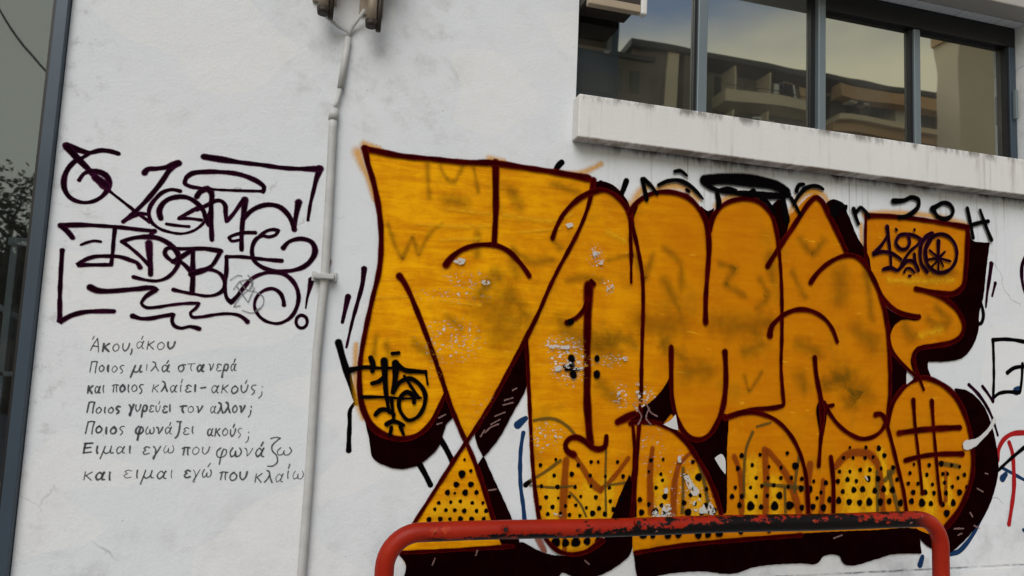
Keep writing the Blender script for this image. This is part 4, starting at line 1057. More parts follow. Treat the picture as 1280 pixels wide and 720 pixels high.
PAINT['poem3'] = '''
-844,1340,5.5 -848,1302,6.0
-844,1339,5.2 -835,1341,6.4 -826,1339,5.3
-826,1340,5.9 -829,1319,5.3 -829,1300,5.5
-809,1322,5.2 -816,1315,5.0 -818,1305,5.2 -812,1299,4.7 -804,1304,4.4 -801,1314,5.0 -809,1322,4.6
-789,1322,4.9 -790,1309,5.0 -788,1302,5.5
-767,1322,4.7 -775,1317,4.5 -777,1307,4.7 -771,1301,4.9 -763,1304,4.5 -761,1315,4.6 -768,1323,4.8
-739,1325,7.1 -746,1327,7.5 -751,1318,7.6 -746,1312,7.0 -741,1308,7.7 -745,1301,7.5 -748,1299,6.9
-708,1333,6.6 -703,1326,7.4 -700,1310,7.9 -702,1290,6.3 -705,1296,7.0 -699,1310,6.6 -693,1335,7.6
-685,1333,5.7 -684,1316,5.5 -679,1308,4.8 -672,1316,4.6 -669,1334,5.7
-662,1288,7.2 -660,1318,6.7 -657,1332,6.4 -649,1332,7.6 -646,1320,7.0 -652,1309,7.1 -659,1312,7.6
-623,1329,5.2 -631,1333,5.5 -636,1327,4.8 -630,1321,5.0 -637,1314,5.4 -633,1307,5.4 -623,1311,4.6
-615,1331,3.0 -614,1314,3.7 -609,1307,2.9 -604,1314,3.0 -601,1332,3.5
-607,1338,3.6 -604,1348,3.6
-577,1328,6.4 -584,1332,7.7 -589,1326,6.8 -584,1321,6.6 -591,1314,6.6 -586,1306,8.1 -576,1309,6.7
-567,1336,6.1 -566,1321,5.8 -565,1312,6.1
-530,1330,8.1 -521,1333,6.6 -509,1333,7.8
-521,1331,7.9 -522,1315,6.7 -517,1308,6.8
-490,1333,3.2 -500,1326,3.0 -501,1315,3.1 -495,1308,3.5 -485,1313,3.0 -483,1324,3.5 -490,1333,2.9
-471,1332,5.5 -468,1331,5.8 -465,1308,5.1 -457,1320,5.3 -451,1334,5.8
-403,1333,3.4 -407,1328,3.4 -413,1335,3.4 -419,1328,3.0 -420,1316,3.1 -416,1307,3.4 -410,1313,3.6 -405,1327,3.0
-403,1336,3.6 -407,1321,3.0 -405,1310,3.7 -401,1308,3.3
-392,1348,7.3 -386,1345,7.1 -382,1326,7.8 -375,1309,7.8
-384,1330,6.6 -388,1318,7.0 -394,1308,7.9
-366,1350,7.7 -361,1347,7.9 -356,1328,6.6 -350,1311,7.7
-358,1332,6.8 -363,1321,7.8 -368,1311,6.6
-331,1339,5.6 -339,1331,5.4 -340,1319,5.3 -335,1310,5.1 -327,1316,5.8 -324,1329,4.9 -331,1338,5.4
-314,1336,7.7 -311,1336,6.6 -308,1312,8.3 -301,1324,7.4 -296,1339,7.8
-273,1336,5.6 -272,1333,5.1
-273,1320,5.9 -274,1305,4.8 -280,1295,5.4
'''
PAINT['poem4'] = '''
-841,1267,5.0 -846,1225,5.6
-842,1265,4.5 -832,1269,4.7 -820,1268,5.0
-820,1268,4.7 -824,1245,5.1 -825,1223,5.0
-802,1252,7.2 -810,1245,7.2 -812,1234,6.7 -805,1227,7.7 -796,1232,6.6 -793,1243,6.6 -802,1251,6.3
-778,1248,6.2 -778,1232,7.4 -777,1224,6.5
-752,1249,6.9 -761,1242,7.5 -763,1231,6.7 -757,1224,7.4 -746,1229,6.9 -745,1240,7.7 -753,1250,7.7
-719,1252,4.5 -727,1252,4.0 -733,1243,4.1 -727,1238,3.9 -722,1232,4.3 -725,1224,4.1 -729,1220,3.7
-668,1253,6.3 -677,1242,7.8 -676,1228,7.8 -665,1224,6.5 -653,1234,7.4 -654,1247,6.8 -661,1251,7.1 -665,1237,7.6 -669,1202,7.7
-637,1251,4.3 -643,1237,4.5 -640,1223,3.8 -630,1229,3.9 -629,1241,4.7
-629,1237,4.7 -626,1225,4.5 -619,1227,4.5 -614,1239,4.6 -618,1250,4.4
-606,1250,6.1 -602,1249,5.4 -598,1225,5.8 -591,1236,6.0 -585,1251,6.0
-555,1251,3.7 -559,1245,4.4 -567,1252,4.5 -574,1245,4.0 -575,1235,4.7 -570,1225,3.9 -564,1231,3.8 -557,1244,4.6
-555,1252,4.3 -559,1239,4.0 -558,1228,4.4 -553,1226,4.0
-562,1258,3.7 -559,1270,4.0
-537,1273,6.6 -522,1273,6.6
-526,1271,7.1 -531,1219,6.9 -538,1211,7.0
-493,1247,3.8 -502,1251,3.7 -510,1244,3.9 -503,1238,3.8 -511,1232,4.6 -506,1224,3.9 -492,1227,4.3
-479,1254,5.5 -480,1237,5.2 -477,1229,5.1
-407,1246,5.1 -411,1240,4.8 -417,1248,5.1 -423,1241,5.6 -424,1229,5.3 -420,1219,5.0 -414,1224,5.1 -409,1239,5.5
-407,1248,5.0 -411,1234,4.6 -410,1222,5.2 -404,1220,5.5
-395,1248,5.8 -397,1219,4.9
-381,1249,4.5 -394,1234,4.8
-391,1235,5.4 -380,1220,5.5
-360,1250,3.8 -368,1242,4.8 -370,1229,4.0 -364,1221,4.4 -355,1227,4.2 -352,1239,3.9 -360,1250,4.3
-342,1245,4.8 -341,1227,5.2 -336,1218,5.6 -328,1227,5.4 -324,1248,5.3
-333,1254,5.3 -329,1266,5.3
-302,1249,3.3 -309,1252,3.0 -314,1240,3.0 -310,1233,3.5 -304,1228,3.3 -307,1218,3.8 -311,1214,3.7
-275,1236,3.7 -274,1233,3.5
-274,1219,3.5 -275,1204,3.8 -283,1195,3.8
'''
PAINT['poem5'] = '''
-843,1187,7.7 -846,1153,6.9
-845,1187,6.6 -819,1189,6.4
-845,1171,7.1 -824,1173,6.1
-847,1153,6.7 -821,1156,6.8
-802,1177,6.4 -803,1161,6.4 -800,1152,7.5
-776,1177,5.2 -782,1156,5.4 -789,1132,5.1
-780,1159,4.8 -773,1151,5.1 -761,1156,4.4 -755,1178,4.8
-758,1162,5.4 -755,1152,4.9 -748,1154,5.5
-710,1176,4.1 -717,1171,3.6 -726,1177,3.6 -734,1171,4.6 -736,1161,3.9 -731,1150,4.0 -722,1156,3.7 -714,1169,4.1
-711,1178,4.6 -716,1164,4.0 -715,1154,3.9 -709,1153,3.9
-692,1178,6.2 -692,1163,6.2 -691,1153,6.2
-624,1173,4.6 -635,1177,5.2 -644,1171,4.7 -637,1164,5.6 -646,1157,4.5 -641,1148,4.5 -624,1153,4.4
-611,1178,5.6 -604,1169,4.7 -602,1152,5.1 -607,1129,4.6 -610,1135,5.5 -600,1152,5.4 -587,1178,5.5
-567,1181,2.9 -575,1168,3.0 -571,1153,2.9 -562,1159,3.5 -558,1172,3.2
-558,1168,3.4 -557,1154,3.5 -546,1155,3.4 -540,1170,3.2 -545,1182,3.0
-510,1171,5.7 -502,1175,5.7 -483,1174,6.1
-502,1174,5.7 -505,1147,6.7
-490,1174,6.4 -490,1155,6.8 -488,1147,6.2
-461,1177,3.1 -470,1170,3.4 -473,1158,3.5 -465,1148,3.4 -453,1155,3.1 -450,1168,3.2 -460,1178,3.2
-437,1176,4.7 -437,1157,3.8 -429,1149,4.1 -419,1158,4.4 -413,1178,4.6
-372,1174,4.6 -385,1161,5.8 -382,1141,4.7 -370,1137,5.1 -352,1149,5.0 -352,1166,5.4 -362,1170,4.5 -367,1154,5.6 -373,1111,5.5
-329,1174,6.0 -337,1156,6.2 -332,1140,6.0 -321,1146,5.8 -317,1161,6.2
-318,1156,5.6 -314,1141,6.9 -304,1143,6.2 -296,1161,6.3 -303,1174,5.5
-284,1173,3.7 -279,1171,3.8 -274,1143,3.7 -263,1156,3.2 -255,1174,3.0
-213,1173,5.8 -220,1165,5.8 -229,1174,5.8 -239,1165,5.5 -242,1152,5.7 -235,1140,6.9 -227,1147,6.8 -218,1164,6.8
-214,1174,5.5 -220,1157,5.9 -219,1143,6.7 -212,1141,5.7
-224,1183,6.7 -218,1197,6.0
-190,1211,5.6 -170,1217,5.7 -156,1214,5.9
-155,1213,5.6 -183,1183,5.8 -181,1164,5.6 -164,1146,5.3 -159,1120,5.8 -174,1105,5.6 -194,1104,5.3
-150,1176,4.1 -162,1161,4.2 -156,1147,4.0 -141,1151,4.3 -136,1165,4.6
-137,1161,4.2 -134,1148,4.0 -119,1149,4.4 -108,1165,4.1 -116,1177,4.6
'''
PAINT['poem6'] = '''
-834,1084,3.8 -836,1054,3.6
-811,1083,3.8 -833,1069,3.5
-830,1070,4.1 -812,1053,4.5
-770,1081,6.5 -776,1075,7.7 -786,1082,7.3 -794,1075,6.5 -797,1063,6.8 -791,1054,6.6 -782,1059,6.5 -774,1074,6.9
-772,1082,6.4 -777,1068,7.3 -775,1055,7.6 -768,1055,6.7
-752,1082,6.4 -752,1063,7.0 -750,1054,7.0
-679,1086,3.2 -691,1090,3.1 -702,1084,3.1 -692,1077,3.0 -704,1070,3.2 -697,1061,3.5 -679,1064,3.2
-659,1089,5.5 -660,1070,5.0 -658,1061,5.4
-631,1089,4.7 -637,1065,5.6 -645,1037,4.9
-636,1068,5.1 -629,1059,4.7 -616,1065,4.7 -609,1088,5.2
-612,1070,5.2 -608,1060,4.4 -602,1061,4.7
-560,1085,5.2 -567,1078,4.5 -576,1086,5.1 -586,1078,4.5 -589,1066,5.4 -582,1056,5.2 -573,1063,5.3 -564,1078,4.6
-562,1085,4.8 -567,1071,5.0 -566,1060,4.5 -559,1058,4.9
-540,1089,3.0 -541,1071,3.7 -539,1060,3.2
-475,1085,6.4 -485,1089,8.1 -493,1083,6.8 -486,1077,7.5 -495,1070,6.9 -489,1061,7.4 -474,1064,7.7
-464,1090,3.6 -458,1081,3.6 -455,1066,3.4 -458,1042,3.0 -463,1047,3.7 -453,1065,3.6 -441,1091,3.4
-425,1091,4.4 -431,1075,4.0 -427,1061,3.8 -418,1067,4.7 -414,1079,3.9
-416,1076,3.8 -413,1063,3.8 -404,1064,4.1 -399,1078,4.6 -403,1090,4.6
-413,1102,4.1 -406,1115,4.8
-368,1078,4.6 -359,1082,5.8 -339,1080,5.8
-360,1081,5.6 -364,1052,4.7
-347,1080,5.6 -348,1061,4.9 -346,1052,4.6
-317,1080,5.8 -328,1071,6.4 -330,1057,5.5 -322,1049,5.8 -310,1054,6.0 -306,1068,6.2 -317,1079,5.9
-294,1080,6.7 -293,1061,6.4 -284,1051,6.6 -274,1060,6.8 -269,1082,8.1
-234,1075,3.8 -237,1042,4.5
-213,1075,4.4 -234,1059,4.6
-230,1060,4.8 -214,1042,4.3
-195,1087,5.6 -188,1084,6.3 -182,1061,6.9 -173,1041,6.9
-185,1066,5.7 -192,1054,6.3 -201,1042,6.6
-133,1073,3.4 -141,1067,3.3 -148,1074,3.6 -157,1065,3.0 -160,1053,3.3 -154,1042,3.1 -146,1048,3.2 -136,1064,3.8
-134,1074,3.2 -140,1058,3.1 -140,1044,3.2 -133,1043,3.6
-115,1085,5.0 -116,1067,5.2 -114,1056,5.2
-115,1095,5.7 -111,1111,5.4
-88,1085,3.1 -96,1068,3.0 -92,1054,3.4 -80,1058,3.8 -77,1073,3.4
-77,1069,3.1 -74,1054,3.2 -63,1055,3.5 -56,1072,3.8 -61,1084,3.5
'''


# ================================================================== ground
def sheet(name, x0, x1, y0, y1, z, mat):
    bm = bmesh.new()
    vs_ = [bm.verts.new(p) for p in ((x0, y0, z), (x1, y0, z), (x1, y1, z), (x0, y1, z))]
    bm.faces.new(vs_)
    return tag(finish(name, bm, mat), kind='structure')
sheet('ground', -500, 500, -500, 500, -.14, M['asphalt'])
tag(boxes('pavement', [(-40, 60, -3.6, .0, -.13, 0.0)], M['paving']), kind='structure')
tag(boxes('kerb', [(-40, 60, -3.76, -3.602, -.13, 0.004)], M['kerb'], bev=.012), kind='structure')

# ================================================================== the graffiti building
WX0, WX1 = -1.040, 9.0          # wall to the right of the shop window
OX0, OX1, OZ0, OZ1 = 1.042, 3.79, 2.70, 3.62   # ribbon window opening
H = 7.5
building = boxes('building', [
    (WX0, OX0, 0, .3, 0, H), (OX0, WX1, 0, .3, 0, OZ0), (OX1, WX1, 0, .3, OZ0, H), (OX0, OX1, 0, .3, OZ1, H),
    (-6.0, WX0, 0, .3, 4.2, H), (-6.0, WX0, 0.0, .3, 0, .10),
    (-6.0, -5.7, .302, 7, 0, H), (8.7, 9.0, .302, 7, 0, H), (-5.698, 8.698, 6.7, 7, 0, H), (-5.698, 8.698, .302, 6.698, H - .3, H)], M['wall'])
tag(building, 'white rendered building front covered in orange and black graffiti', 'building')

# ledge under the ribbon window and lintel band above it
boxes('ledge', [(1.031, 8.9, -.08, -.001, 2.574, 2.777)], M['ledge'], building, bev=.006)
building_sill = boxes('window_sill', [(OX0 + .002, OX1 - .002, -.0005, .16, 2.701, 2.765)], M['ledge'], building)
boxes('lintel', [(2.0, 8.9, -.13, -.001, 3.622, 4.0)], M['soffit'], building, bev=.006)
boxes('plinth', [(WX0 + .5, 8.9, -.006, -.001, 0.002, .574)], M['wall'], building, bev=.004)

# ribbon window
win = boxes('window', [
    (OX0 + .002, OX1 - .002, .075, .135, 2.766, 2.79), (OX0 + .002, OX0 + .03, .078, .132, 2.791, 3.617),
    ], M['frame'], building)
def wpart(n, l, m, bev=0.0): return boxes(n, l, M[m], win, bev=bev)
wpart('mullion', [(1.713, 1.767, .070, .14, 2.791, 3.617)], 'frame', .004)
wpart('mullion', [(2.420, 2.466, .055, .14, 2.791, 3.617)], 'frame', .004)
wpart('mullion', [(3.062, 3.106, .070, .14, 2.791, 3.500)], 'frame', .004)
for a, b in ((1.698, 1.712), (2.392, 2.419), (3.040, 3.061)):
    wpart('sash_edge', [(a, b, .082, .13, 2.791, 3.617 if a < 2.4 else 3.5)], 'black_metal')
wpart('header', [(2.467, 3.785, .062, .15, 3.501, 3.618)], 'black_metal')
wpart('sash_edge', [(3.722, 3.737, .07, .13, 2.791, 3.5)], 'black_metal')
jf = wpart('jamb_frame', [(3.738, 3.786, .06, .14, 2.791, 3.5)], 'frame_dark', .004)
boxes('handle', [(3.75, 3.766, .035, .058, 3.06, 3.235)], M['frame'], jf, bev=.004)
for a, b, zt in ((OX0 + .031, 1.697, 3.616), (1.768, 2.391, 3.616), (2.467, 3.039, 3.5), (3.107, 3.721, 3.5)):
    wpart('pane', [(a, b, .100, .104, 2.791, zt)], 'glass')
# room behind the glass, with a curtain at its right end
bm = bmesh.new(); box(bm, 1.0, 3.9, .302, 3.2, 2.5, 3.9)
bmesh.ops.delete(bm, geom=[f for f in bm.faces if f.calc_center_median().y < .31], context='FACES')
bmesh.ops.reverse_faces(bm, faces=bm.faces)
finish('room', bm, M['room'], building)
bm = bmesh.new(); prev = None
for k in range(61):
    x = 3.50 + .27 * k / 60; y = .20 + .012 * math.sin(k * 1.25) + .006 * math.sin(k * .51)
    q = (bm.verts.new((x, y, 2.75)), bm.verts.new((x, y, 3.58)))
    if prev: bm.faces.new((prev[0], q[0], q[1], prev[1]))
    prev = q
finish('curtain', bm, M['curtain'], building, True)

# shop window at the left end
shop = boxes('shop_window', [(-1.085, WX0 - .002, -.028, .10, .10, 4.198)], M['frame_dark'], building, bev=.003)
boxes('frame', [(-1.099, -1.0855, -.012, .08, .101, 4.197)], M['black_metal'], shop)
boxes('frame', [(-5.99, -1.1, -.02, .10, .101, .16), (-5.99, -1.1, -.02, .10, 4.13, 4.197), (-5.99, -5.93, -.02, .1, .161, 4.12)], M['frame_dark'], shop)
boxes('pane', [(-5.92, -1.0995, .03, .036, .161, 4.129)], M['shop_glass'], shop)
boxes('rail', [(-5.92, -1.0995, .005, .028, 1.020, 1.036)], M['frame'], shop)
boxes('lower_panel', [(-5.92, -1.0995, .012, .028, .162, 1.019)], M['frame_dark'], shop)
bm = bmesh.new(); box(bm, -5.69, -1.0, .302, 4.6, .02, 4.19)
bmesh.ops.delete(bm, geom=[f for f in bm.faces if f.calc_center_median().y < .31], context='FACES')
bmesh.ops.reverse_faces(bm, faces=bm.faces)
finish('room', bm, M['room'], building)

# ------------------------------------------------------------------ graffiti (paint is part of the wall it is on)
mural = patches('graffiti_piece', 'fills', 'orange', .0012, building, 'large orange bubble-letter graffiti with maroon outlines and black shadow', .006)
each('overspray', 'halo', 'halo', .0006, mural, soft=.95)
each('under_lettering', 'ghosts', 'ghost', .0030, mural, soft=.95, widen=1.25)
each('yellow_coat', 'yellow', 'yellow', .0044, mural, soft=.9)
each('yellow_coat', 'yellowlow', 'yellow_strong', .0048, mural, soft=.75)
each('rust_brown_line', 'browns', 'brown', .0056, mural, soft=.45)
each('grey_green_line', 'greys', 'greyline', .0064, mural, soft=.4)
each('black_mark', 'blackmarks', 'black', .0008, mural, soft=.35)
each('drop_shadow', 'shadows', 'shadow', .0074, mural, edge=.005)
pd = Paint(.0082)
for lo_, hi_ in ((0, .60), (.60, 1.13), (1.13, 1.64), (1.64, 2.2), (2.2, 2.74), (2.74, 9)):
    pd = Paint(.0082)
    for x, z, r in decode(PAINT['dots'])[0]:
        if lo_ <= x < hi_: pd.dot(x, z, r * 1.22)
    pd.build('halftone_dot_pattern', M['black'], mural)
strokes('outline', 'outline', 'maroon', .0085, mural, soft=.48, widen=.93)
strokes('black_mark', 'fifteen', 'black', .0108, mural, 'small black spray tag on the lower left lobe', .35)
strokes('black_mark', 'fourtag', 'tag', .0108, mural, 'small dark tag with a circled star on the top right letter', .3)
each('black_mark', 'topmarks', 'black', .0108, mural)
strokes('year_number', 'number', 'black', .0110, mural, 'black number above the top right letter', .35)
strokes('crown_ring', 'ring', 'black', .0108, mural, 'thick black ring floating over the middle letters', .35)
each('bare_patch', 'gaps', 'plaster', .0113, mural, edge=.002)
each('bare_patch', 'chips', 'chip', .0117, mural, edge=.003)
each('pale_scratch', 'stripmarks', 'scratch', .0120, mural, soft=.6, widen=1.3)
each('white_drip', 'dripwhite', 'plaster', .0120, mural, soft=.5)
each('speed_mark', 'maroonticks', 'tag', .0010, mural, soft=.3)
lt = strokes('graffiti_tag', 'left_tag', 'tag', .0010, building, 'dark plum line tag lettering beside the shop window', .42)
strokes('scribble', 'scribble', 'pencil', .0034, lt, 'small faint grey scribble', .5)
poem = empty('handwritten_poem', (0, 0, 0)); poem.parent = building
poem['label'] = 'seven lines of handwritten Greek verse in dark marker'
for k in range(7): strokes('verse_line', 'poem%d' % k, 'ink', .0010, poem, None, .4, 1.0)
strokes('box_tag', 'boxtag', 'black', .0010, building, 'thin black boxy tag at the right end of the wall', .3)
rt = strokes('arch_tag', 'redtag', 'red', .0016, building, 'red spray-painted arch crossed by a black line', .3)
strokes('crossing_line', 'boxtag_line', 'black', .0030, rt, soft=.3)
each('blue_mark', 'bluemarks', 'blue', .0006, building, soft=.35)

# ================================================================== conduit pipe
conduit = empty('conduit_pipe', (-.034, 0, 0))
tag(conduit, 'white vertical conduit pipe forking into two thin cables near the top', 'pipe')
def rel(pts, o): return [Vector(p) - o.location for p in pts]
tube('pipe', rel([(-0.0362, -.02, .05), (-0.0362, -.02, 0.694), (-0.0334, -.02, 1.052), (-0.0370, -.02, 1.561), (-0.0265, -.02, 1.888), (-0.0298, -.02, 2.189), (-0.0355, -.02, 2.494), (-0.0363, -.02, 2.556)], conduit), .0172, M['pipe'], conduit, 20)
tube('sleeve', rel([(-0.0361, -0.020, 2.529), (-0.0360, -0.020, 2.577)], conduit), [.0205, .0185], M['pipe'], conduit, 20)
tube('coupling_cable', rel([(-0.0360, -0.020, 2.577), (-0.0265, -0.020, 2.606), (-0.0160, -0.020, 2.670)], conduit), .0085, M['pipe'], conduit)
tube('upper_pipe', rel([(-0.0160, -0.020, 2.670), (-0.0060, -0.020, 2.794), (0.0008, -0.020, 2.894)], conduit), .0135, M['pipe'], conduit, 18)
tube('coupling_cable', rel([(0.0008, -0.020, 2.894), (0.0042, -0.020, 2.919), (-0.0379, -0.030, 2.929), (-0.1054, -0.050, 2.964)], conduit), .0075, M['pipe'], conduit)
tube('coupling_cable', rel([(0.0008, -0.016, 2.894), (0.0042, -0.014, 2.919), (0.0174, -0.020, 2.946), (0.0618, -0.050, 3.014)], conduit), .0075, M['pipe'], conduit)
cl = boxes('clamp', [(-.072 + .034, .012 + .034, -.056, -.001, 1.858, 1.880)], M['pipe'], conduit, bev=.005)
boxes('screw_plate', [(-.078 + .034, -.060 + .034, -.012, -.0015, 1.85, 1.89), (.0 + .034, .022 + .034, -.012, -.0015, 1.85, 1.89)], M['pipe'], cl, bev=.003)
p = Paint(.0012); p.stroke([(-0.019, 1.954, .010), (-0.008, 1.932, .016), (-0.019, 1.904, .010)], .7)
p.build('red_smear', M['redsmear'], building)

# ================================================================== two wall lamps, cut by the top of the picture
def wall_lamp(x, z, label):
    o = empty('wall_lamp', (x, 0, z)); tag(o, label, 'lamp', 'wall lamps at the top of the pipe')
    boxes('back_plate', [(-.05, .05, -.02, -.001, .08, .32)], M['lamp'], o, bev=.004)
    tube('arm', [(0, -.02, .22), (0, -.07, .24), (0, -.10, .20)], .012, M['lamp'], o)
    s = tube('socket', [(0, -.10, .0), (0, -.10, .19)], [.021, .021], M['lamp'], o, 16)
    tube('socket_rim', [(0, -.10, -.012), (0, -.10, .016)], [.022, .026], M['lamp_dark'], s, 16)
    tube('side_tube', [(.030, -.095, -.022), (.034, -.092, .19)], .0115, M['lamp_dark'], o, 12)
    bm = bmesh.new(); tube_bm(bm, [(0, -.10, .19), (0, -.11, .24), (0, -.13, .33)], [.03, .07, .10], 20)
    finish('shade', bm, M['lamp'], o)
    return o
wall_lamp(-.105, 2.952, 'weathered beige wall lamp, socket left of the pipe fork')
wall_lamp(.090, 2.930, 'weathered beige wall lamp, socket right of the pipe fork')

# ================================================================== box over the window's left end
ab = boxes('awning_box', [(1.046, 1.302, -.118, .068, 3.225, 3.55)], M['lamp_dark'])
tag(ab, 'dark awning box with a beige lip at the top left window corner', 'awning')
boxes('lip', [(1.046, 1.302, -.122, -.085, 3.187, 3.224)], M['beige'], ab, bev=.004)
boxes('end_cap', [(1.303, 1.335, -.125, -.085, 3.180, 3.55)], M['white'], ab, bev=.008)

# ================================================================== red guard rail on the pavement
rail = empty('guard_rail', (1.53, -.30, 0))
tag(rail, 'red tubular guard rail with black paint blotches in front of the graffiti', 'railing')
ZT, RX0, RX1, RR = .912, .258, 2.80, .0355
path = [(RX0, -.3, -.02), (RX0, -.3, .4)] + arc_path((RX0, -.3, .4), (RX0, -.3, ZT), (1, -.3, ZT), .125)
n_ = 14
path += [(RX0 + .125 + (RX1 - RX0 - .25) * k / n_, -.3, ZT + .002 * math.sin(k)) for k in range(1, n_)]
path += [Vector(q) for q in arc_path((1, -.3, ZT), (RX1, -.3, ZT), (RX1, -.3, .4), .125)] + [(RX1, -.3, .4), (RX1, -.3, -.02)]
tube('bent_tube', rel(path, rail), RR, M['rail'], rail, 24)
for x in (RX0, RX1):
    bm = bmesh.new(); tube_bm(bm, rel([(x, -.3, .001), (x, -.3, .012)], rail), .075, 24)
    finish('base_flange', bm, M['rail'], rail)
for x, z in ((.70, .925), (1.25, .938)):
    b_ = tube('bolt', rel([(x, -.333, z), (x, -.343, z)], rail), [.016, .013], M['rail'], rail, 12)
    tube('bolt_core', rel([(x, -.343, z), (x, -.346, z)], rail), .009, M['black_metal'], b_, 10)

# ================================================================== across the street (seen in the glass)
LW, BX, BZ, TRX, TRX2, HX = 3.45, 16.74, 22.99, -6.25, -8.31, -11.68
AX0, AX1, XO, ZR = 19.51, 50.05, 36.35, 23.71
TX, TZ, LX, LZ = 42.65, 25.37, 16.72, 21.63
CA, CB = (-7.44, -13.90, 8.63), (-6.29, -13.90, 7.19)

YF = -39.8
apt = empty('apartment_block', (35, YF, 0))
tag(apt, 'long apartment block with balconies, mirrored in the ribbon window', 'building')
def apart(n, lst, m, par=None): return boxes(n, [(a - 35, b - 35, c - YF, d - YF, e, f) for a, b, c, d, e, f in lst], M[m], par or apt)
apart('wall', [(AX0, AX1, YF - 12, YF - 1.4, -.1, ZR - .6)], 'loggia')
apart('roof_slab', [(AX0 - .3, AX1 + .3, YF - 12.2, YF + .5, ZR - .42, ZR)], 'slabedge')
apart('pier', [(AX0 + 2.6, AX0 + 3.5, YF - 1.39, YF + .25, -.1, ZR - .43)], 'stucco')
apart('pier', [(AX0 + 4.0, AX0 + 5.2, YF - 1.39, YF + .25, -.1, ZR - .43)], 'tower')
apart('flank_wall', [(AX0, AX0 + 2.5, YF - 1.39, YF + .1, -.1, ZR - .43)], 'tower')
apart('canopy_band', [(XO, AX1, YF - .2, YF + .9, ZR - 1.75, ZR - .75)], 'ochre')
rnd = random.Random(3)
for fl in range(6):
    zb = ZR - 3.05 - fl * 3.0
    apart('balcony', [(AX0 + 7.2, XO - 1.6, YF - 1.38, YF + .55, zb - .16, zb + .62)], 'stucco')
    apart('balcony', [(XO, AX1, YF - 1.38, YF + .75, zb - .45, zb - .05)], 'stucco')
    apart('spandrel', [(XO, AX1, YF - 1.38, YF + .3, zb - 1.15, zb - .46)], 'ochre')
    x = AX0 + 5.6
    while x < AX1 - 2:
        w = rnd.uniform(.9, 1.7)
        kind = rnd.choice(('window_dark', 'window_dark', 'shutter', 'tower'))
        apart('window' if kind == 'window_dark' else 'shutter', [(x, x + w, YF - 1.39, YF - 1.3 + (.9 if kind == 'shutter' else 0), zb + .1, zb + 2.15)], kind)
        x += w + rnd.uniform(.3, 1.6)
for fl in range(4):
    zb = ZR - 3.05 - fl * 3.0
    for x in [AX0 + 8 + 2.9 * k for k in range(int((XO - AX0 - 10) / 2.9))]:
        apart('divider', [(x, x + .12, YF - 1.37, YF + .35, zb + .63, zb + 2.4)], 'stucco')
    for k in range(5):
        x = AX0 + 8.4 + rnd.uniform(0, 7); apart('laundry', [(x, x + rnd.uniform(.4, .9), YF + .42, YF + .46, zb + .7, zb + rnd.uniform(1.4, 1.9))], rnd.choice(('shutter', 'shutter', 'ochre', 'navy_glass')))
    for k in range(4):
        x = XO + .5 + rnd.uniform(0, 11); apart('awning', [(x, x + rnd.uniform(.9, 2.0), YF - .3, YF + .62, zb + 1.1, zb + 1.25)], rnd.choice(('shutter', 'ochre', 'stucco')))
    apart('handrail', [(AX0 + 7.2, XO - 1.6, YF + .5, YF + .54, zb + .9, zb + .94)], 'slabedge')
for k in range(5):
    x = AX0 + 3 + k * 5.3; apart('roof_box', [(x, x + .8, YF - 3, YF - 2, ZR + .002, ZR + .5)], 'tower')
tw = empty('corner_tower', (TX, YF + 6, 0))
tag(tw, 'tall cream tower block mirrored at the window\'s right end', 'building')
boxes('wall', [(-.6, 6, -2, 0, -.1, TZ)], M['stucco'], tw)
boxes('parapet', [(-.75, 6.15, -2.1, .12, TZ + .002, TZ + .7)], M['ochre'], tw)
for k in range(7):
    boxes('window', [(3.9, 5.2, .002, .06, TZ - 3.2 - 3 * k, TZ - 1.6 - 3 * k)], M['window_dark'], tw)
nb = empty('low_block', (LX, YF + 2, 0))
tag(nb, 'lower grey-brown block beside the apartments, mirrored in the window', 'building')
boxes('wall', [(0, LW, -3, 0, -.1, LZ)], M['tower'], nb)
boxes('roof', [(-.1, LW + .1, -3.1, .2, LZ + .002, LZ + .3)], M['slabedge'], nb)
for k in range(5):
    for j in range(2):
        boxes('window', [(.5 + 1.3 * j, 1.2 + 1.3 * j, .002, .05, LZ - 2.4 - 3 * k, LZ - .8 - 3 * k)], M['window_dark'], nb)
bb = empty('blue_block', (BX, YF + 4, 0))
tag(bb, 'dark blue clad tower mirrored at the left end of the window', 'building')
boxes('wall', [(-8, 0, -2, 0, -.1, BZ)], M['navy'], bb)
for k in range(9):
    boxes('window_band', [(-7.8, -.2, .002, .05, BZ - 2.3 - 2.6 * k, BZ - 1.0 - 2.6 * k)], M['navy_glass'], bb)
hs_ = empty('far_house', (HX, -27, 0))
tag(hs_, 'low grey house mirrored behind the trees in the shop window', 'house')
boxes('wall', [(-6, 6, -6, 0, -.1, 4.2)], M['tower'], hs_)
boxes('roof', [(-6.3, 6.3, -6.3, .3, 4.202, 4.5)], M['slabedge'], hs_)
for k in range(5): boxes('window', [(-5.2 + 2.2 * k, -4.0 + 2.2 * k, .002, .05, 1.1, 2.6)], M['window_dark'], hs_)
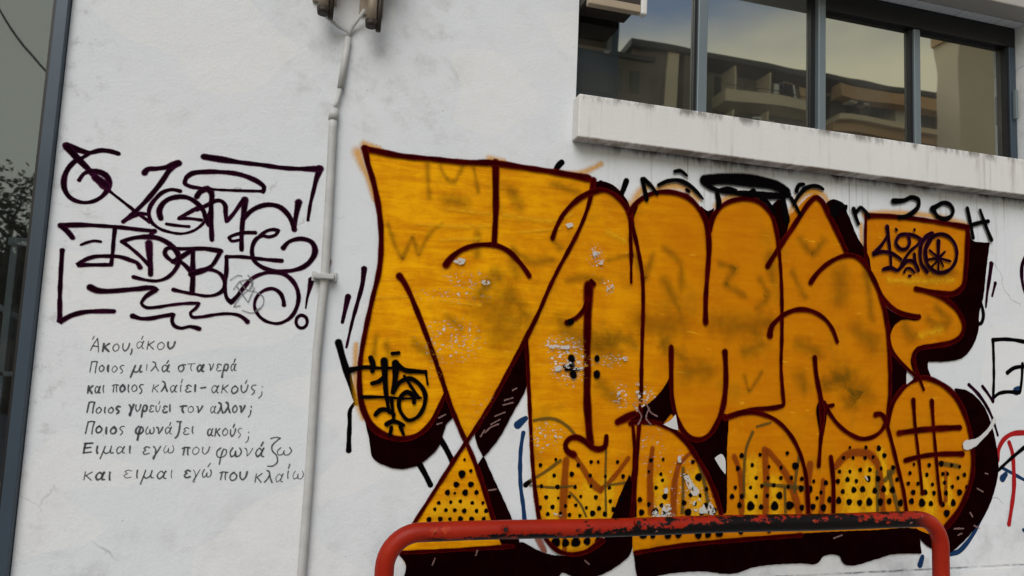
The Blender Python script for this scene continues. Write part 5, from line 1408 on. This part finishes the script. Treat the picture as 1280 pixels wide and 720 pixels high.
# street trees, a pole and its cable, mirrored in the shop window
def tree(x, y, h, label, seed):
    rn = random.Random(seed)
    t = empty('street_tree', (x, y, -.12)); tag(t, label, 'tree', 'street trees across the road')
    pts = [(0, 0, 0), (.1, .05, h * .3), (.05, -.1, h * .6), (.2, 0, h * .85)]
    bm = bmesh.new(); tube_bm(bm, pts, [.16, .13, .09, .04], 9)
    tips = []
    for k in range(11):
        a = k * 2.4; z0 = h * rn.uniform(.38, .8); L = h * rn.uniform(.2, .38)
        p0 = Vector((.08, 0, z0)); p1 = p0 + Vector((math.cos(a) * L * .6, math.sin(a) * L * .6, L * .45)); p2 = p1 + Vector((math.cos(a + .4) * L * .45, math.sin(a + .4) * L * .45, L * .3))
        tube_bm(bm, [p0, p1, p2], [.05, .03, .012], 6); tips += [p1, p2, (p1 + p2) / 2]
    finish('trunk', bm, M['bark'], t)
    bm = bmesh.new()
    for tip in tips:
        for _ in range(70):
            c = tip + Vector((rn.gauss(0, .34), rn.gauss(0, .34), rn.gauss(0, .28)))
            s = rn.uniform(.05, .12); u = Vector((rn.gauss(0, 1), rn.gauss(0, 1), rn.gauss(0, 1))).normalized(); w = u.orthogonal().normalized()
            bm.faces.new([bm.verts.new(c + u * s), bm.verts.new(c + w * s * .5), bm.verts.new(c - u * s), bm.verts.new(c - w * s * .5)])
    finish('crown', bm, M['leaf'], t)
tree(TRX, -13.5, 4.6, 'thin street tree mirrored in the shop window, nearest its frame', 5)
tree(TRX2, -17.5, 5.4, 'fuller street tree mirrored farther left in the shop window', 8)
pl = empty('utility_pole', (-9.4, -14.6, -.12)); tag(pl, 'thin dark utility pole across the road', 'pole')
tube('mast', [(0, 0, 0), (0, 0, 10.0)], [.11, .08], M['cable'], pl)
boxes('crossarm', [(-.7, .7, -.06, .06, 9.4, 9.52)], M['bark'], pl)
o = tube('overhead_cable', [(CA[0] + (CB[0] - CA[0]) * t, CA[1] + (CB[1] - CA[1]) * t, CA[2] + (CB[2] - CA[2]) * t - .10 * math.sin(math.pi * min(1, max(0, t)))) for t in [(-9.0 + 22.0 * k / 88) for k in range(89)]], .022, M['cable'])
tag(o, 'black overhead cable mirrored across the top of the shop window', 'cable')

# stock standing inside the shop, behind its glass
rk = empty('display_rack', (-1.33, .46, 0)); tag(rk, 'white-framed display rack with dark stock inside the shop window', 'rack')
def rp(n, l, m, p=None): return boxes(n, l, M[m], p or rk, bev=.003)
rp('post', [(.0, .028, -.02, .02, .02, 1.955)], 'white'); rp('post', [(.30, .328, -.02, .02, .02, 1.955)], 'white')
rp('top_bar', [(-.01, .34, -.024, .024, 1.956, 1.99)], 'white')
rp('shelf', [(-.6, .33, -.02, .45, 1.40, 1.42)], 'white')
for k in range(5):
    rp('dark_box', [(-.55 + .17 * k, -.42 + .17 * k, .03, .3, 1.421, 1.60 + .03 * (k % 3))], 'rack')
rp('garment', [(.06, .12, .03, .25, 1.422, 1.93)], 'redcloth'); rp('garment', [(.14, .2, .03, .25, 1.422, 1.90)], 'rack'); rp('garment', [(.22, .28, .03, .25, 1.422, 1.88)], 'rack')
br = tube('brace', [(-.12, .0, 1.74), (.06, .0, 1.645)], .013, M['white'], rk)
for k in range(6):
    rp('dark_box', [(-.55 + .15 * k, -.43 + .15 * k, .0, .3, .9 - .04 * (k % 2), 1.30 + .03 * (k % 3))], 'rack')
rp('shelf', [(-.6, .33, -.02, .45, .84, .858)], 'white')
